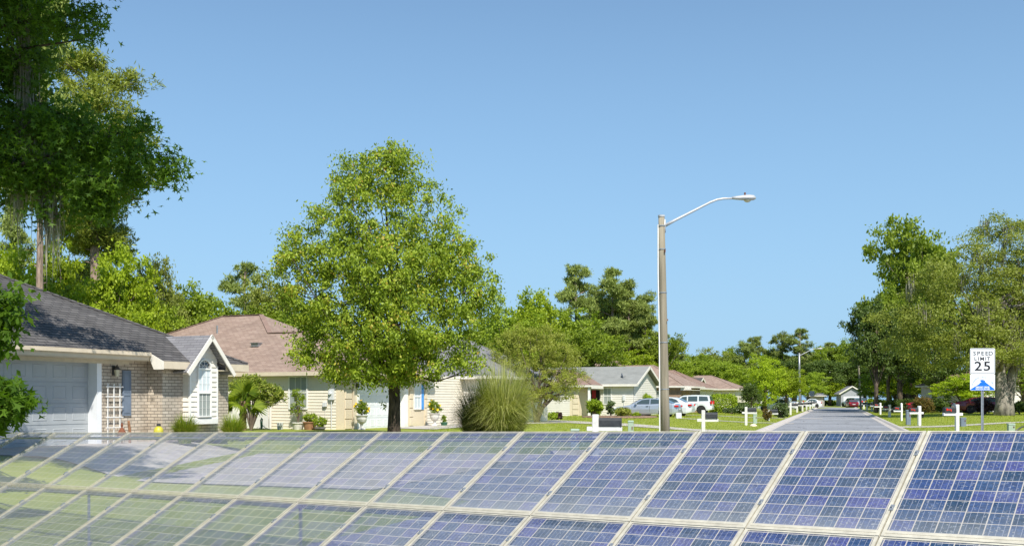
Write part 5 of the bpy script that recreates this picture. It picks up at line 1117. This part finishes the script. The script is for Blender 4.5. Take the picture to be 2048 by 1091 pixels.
# palm
rs=np.random.RandomState(15); pm=empty('fan_palm',CP(486,44.5),0,'small fan palm with shaggy brown trunk between brick house and vinyl fence','palm'); 
mb=MB(); mb.tube([(0,0,-.1),(.0,0,.5),(.02,0,1.0),(0,0,1.35)],[.17,.15,.14,.10],12)
for i in range(60):
    a=i*2.4; z=.05+i*.021; mb.add([(math.cos(a-.25)*.12,math.sin(a-.25)*.12,z),(math.cos(a+.25)*.12,math.sin(a+.25)*.12,z),(math.cos(a)*(.25+.04*(i%3)),math.sin(a)*(.25+.04*(i%3)),z+.14)],[(0,1,2)])
mb.build('trunk','palm_trunk',pm)
for i in range(15):
    a=i*2.4+.3; el=R(rs.uniform(-25,85)); d=Vector((math.cos(a)*math.cos(el),math.sin(a)*math.cos(el),math.sin(el))); b0=Vector((0,0,1.3)); ln=rs.uniform(.40,.55); c=b0+d*ln
    u=d.cross(Vector((0,0,1))).normalized(); v=u.cross(d).normalized(); tw=R(rs.uniform(-75,75)); u=(u*math.cos(tw)+v*math.sin(tw)).normalized(); v=u.cross(d).normalized(); V=[];nb=17
    for j in range(nb):
        t=R(-88+176*j/(nb-1)); e=(d*math.cos(t)+u*math.sin(t)); p=Vector((-e.y,e.x,0)).normalized() if abs(e.z)<.95 else u; p=(d*-math.sin(t)+u*math.cos(t)); L_=.70*(.75+.25*math.cos(t)); dp=Vector((0,0,-.10*L_))
        V+=[c-p*.003,c+p*.003,c+e*L_*.5+p*.032+v*.02,c+e*L_+dp,c+e*L_*.5-p*.032+v*.02]
    mb=MB(); mb.tube([b0,c],[.014,.010],5)
    fr=quadmesh('frond',np.array([tuple(q) for q in V]).reshape(nb,5,3),5,rs.uniform(0,1,nb),'palm_leaf',pm,[(0,1,2,3,4)]); mb.build('stalk','leaf_hedge',fr)
# shrub with pale new leaves behind the palm
rs=np.random.RandomState(16); Ys=46.8; r3=CP(502,Ys); ms=empty('photinia_shrub',r3,0,'spreading shrub with pale new leaves on thin stems behind the fan palm','shrub')
ell=[E2(*a,Ys,r3) for a in [(510,778,44,22),(478,775,20,20),(540,785,30,18),(500,762,26,12),(562,795,14,8),(530,800,26,12),(482,795,20,14)]]
cr,C=foliage('foliage',ell,330,36,.13,.11,.055,'leaf_tip',ms,rs,shell=.5,up=.9)
mb=MB()
for c in C[::9]: mb.tube([(0,0,-.05),(c[0]*.25,c[1]*.3,c[2]*.5),tuple(c)],[.035,.022,.006],6)
mb.build('stems','bark',ms)
# trellis, garden ornament, yellow watering can at the brick wall
tr=empty('garden_trellis',H1w(.06,.13),HR,'white wooden lattice trellis leaning on the brick wall beside the garage door','trellis')
mb=MB()
for y in (.06,.27,.48): mb.box((0,y-.012,0),(.02,y+.012,1.58))
mb.build('upright','white_paint',tr); mb=MB()
for z in (.15,.43,.70,.97,1.24,1.50): mb.box((.02,-.02,z-.012),(.036,.58,z+.012))
mb.build('crosspiece','white_paint',tr)
o=MB().tube([(0,0,0),(0,0,.32)],.012,6).lathe([(.14,.22),(.10,.32),(.02,.45),(.035,.50),(.01,.56)],(0,0,0),10).build('garden_stake','rust'); o.location=H1w(.45,.30); tag(o,'rusty bell-shaped garden stake before the white trellis','garden ornament')
o=MB().tube([(0,0,0),(0,.02,.3),(.0,-.06,.55),(0,-.08,.6)],[.03,.04,.035,.03],8).build('garden_hoe','terracotta'); o.location=H1w(.4,.62); tag(o,'orange-red curved garden ornament right of the rusty stake','garden ornament')
yl=empty('yellow_lantern',H1w(.75,1.30),0,'round yellow garden lantern with black cap on the ground by the brick wall','lantern'); MB().lathe([(.05,0),(.11,.05),(.135,.16),(.11,.27),(.05,.33)],(0,0,.12),16).build('globe','yellow_plastic',yl,smooth=True); MB().lathe([(.055,0),(.05,.06),(.01,.08)],(0,0,.45),12).build('cap','black_metal',yl); MB().lathe([(.08,0),(.05,.12)],(0,0,0),10).build('stand','black_metal',yl)

# --- shrubs and hedges further away
shrub('flowering_shrub',1190,827,84,34,36,'leaf_hedge','bright rounded shrub beside the white porch post',L=.16,K=90)
shrub('tall_shrub',1222,830,82,22,34,'leaf_flower_white','airy shrub with pale blossom right of the white porch post',L=.12,K=60)
shrub('bed_shrub',1245,832,79,34,20,'leaf_olive','olive shrub in the mulch bed before the nose of the silver sedan',L=.12,K=70,grp='plants in the mulch bed')
shrub('bed_shrub',1272,832,79.5,20,10,'leaf_hedge','small light-green plant in the mulch bed beside the sedan door',L=.12,K=30,grp='plants in the mulch bed')
shrub('round_bush',1287,828,91,44,44,'leaf_hedge','smooth round clipped bush rising behind the silver sedan',L=.11,K=230,stem=0,flat=1,cat='bush')
shrub('garden_shrub',1103,838,70,24,14,'leaf_hedge','yellow-green low plants beside the olive tree',L=.12,K=40,grp='flower bed plants under the olive tree'); shrub('garden_shrub',1116,838,70.5,18,15,'leaf_purple','dark purple plant beside the yellow-green one',L=.12,K=40,grp='flower bed plants under the olive tree')
def hedge(px0,px1,ytop,Y,d,leaf,label,seed):
    rs=np.random.RandomState(seed); x0,x1=X(px0,Y),X(px1,Y); z=gh(x0,Y); h=Zp(ytop,Y)-z; n=int((x1-x0)*h*1500); r=empty('clipped_hedge',((x0+x1)/2,Y,z),0,label,'hedge')
    W=(x1-x0)/2; P=np.stack([rs.uniform(-1,1,n),rs.uniform(-1,1,n),rs.uniform(-1,1,n)],1); q=(np.abs(P)**4).sum(1)**.25; P=P/q[:,None]*rs.uniform(.86,1.02,(n,1)); nn=P.copy(); P=P*np.array([W,d/2,h/2])+np.array([0,0,h/2+.02]); P+=rs.normal(size=P.shape)*.05
    V,k=leafverts(P,.16,.10,nn*2,rs,0,.8); quadmesh('foliage',V,k,rs.uniform(0,1,n),leaf,r)
    mb=MB()
    for i in range(8): x=-W*.8+W*1.6*i/7; mb.tube([(x,0,-.05),(x*.95,.1,h*.7)],[.04,.02],5)
    mb.build('stems','bark',r)
hedge(1419,1472,789,108,2.4,'leaf_hedge','dense clipped bright-green hedge right of the pale SUV',41)
shrub('loose_shrub',1487,822,98,40,22,'leaf_flower_white','pale flowering low shrub right of the clipped hedge',L=.14,K=80); shrub('loose_shrub',1462,822,100,34,12,'leaf_flower_white','low pale ground shrub under the clipped hedge',L=.14,K=50); hedge(1470,1500,806,116,1.5,'leaf_hedge','low hedge strip between the dark evergreen and the clipped hedge',42)
shrub('blossom_shrub',1561,834,86,34,30,'leaf_flower_white','round shrub dotted with white blossom beside the first receding mailbox',L=.13,K=150,stem=0)
shrub('vine_bush',1534,836,73.5,18,25,'leaf_rust','rusty-brown vine mound growing over the short mailbox',L=.11,K=50)
shrub('round_bush',1757,812,150,24,22,'leaf_mid','dark green round bush above the receding right mailboxes',L=.2,K=110,stem=0,cat='bush'); shrub('round_bush',1741,812,160,16,20,'leaf_bright','yellow-green bush left of the dark round one',L=.2,K=60,stem=0,cat='bush')
shrub('bushy_shrub',1846,830,84,44,42,'leaf_rust','bronze and green shrub on the right lawn behind the mailboxes',L=.14,K=130,stem=.25)
shrub('round_bush',1968,828,89,40,34,'leaf_purple','dark brownish round bush in front of the dark red sedan',L=.1,K=210,stem=0,cat='bush',flat=1)
for px,Y,w_,h_,lf,lb in [(1785,118,40,26,'leaf_dark','dark shrub behind the yellowed cream mailbox post'),(1815,112,50,30,'leaf_dark','dark shrub at the foot of the thick shaded trunk'),(1882,104,50,34,'leaf_dark','dark shrub left of the dark red sedan'),(1905,120,60,30,'leaf_hedge','lit hedge beyond the dark red sedan'),(1738,170,20,20,'leaf_mid','small bush at the base of the thin leaning pole'),(1648,226,16,12,'leaf_dark','small dark bush at the far end of the street'),(1663,226,24,12,'leaf_hedge','small light bush beside the dark one at the far end'),(2040,92,44,26,'leaf_dark','dark shrub at the right edge behind the oak')]:
    shrub('garden_shrub',px,820,Y,w_,h_,lf,lb,L=.2,K=60,grp='shrubs further down the street')
for k_,l_ in PR.items():
    for p in l_:
        if id(p) not in used:
            for c in list(p.children): bpy.data.objects.remove(c)
            bpy.data.objects.remove(p)
        else:
            pass
for o in bpy.data.objects:
    if 'h' in o.keys(): del o['h']; del o['w']
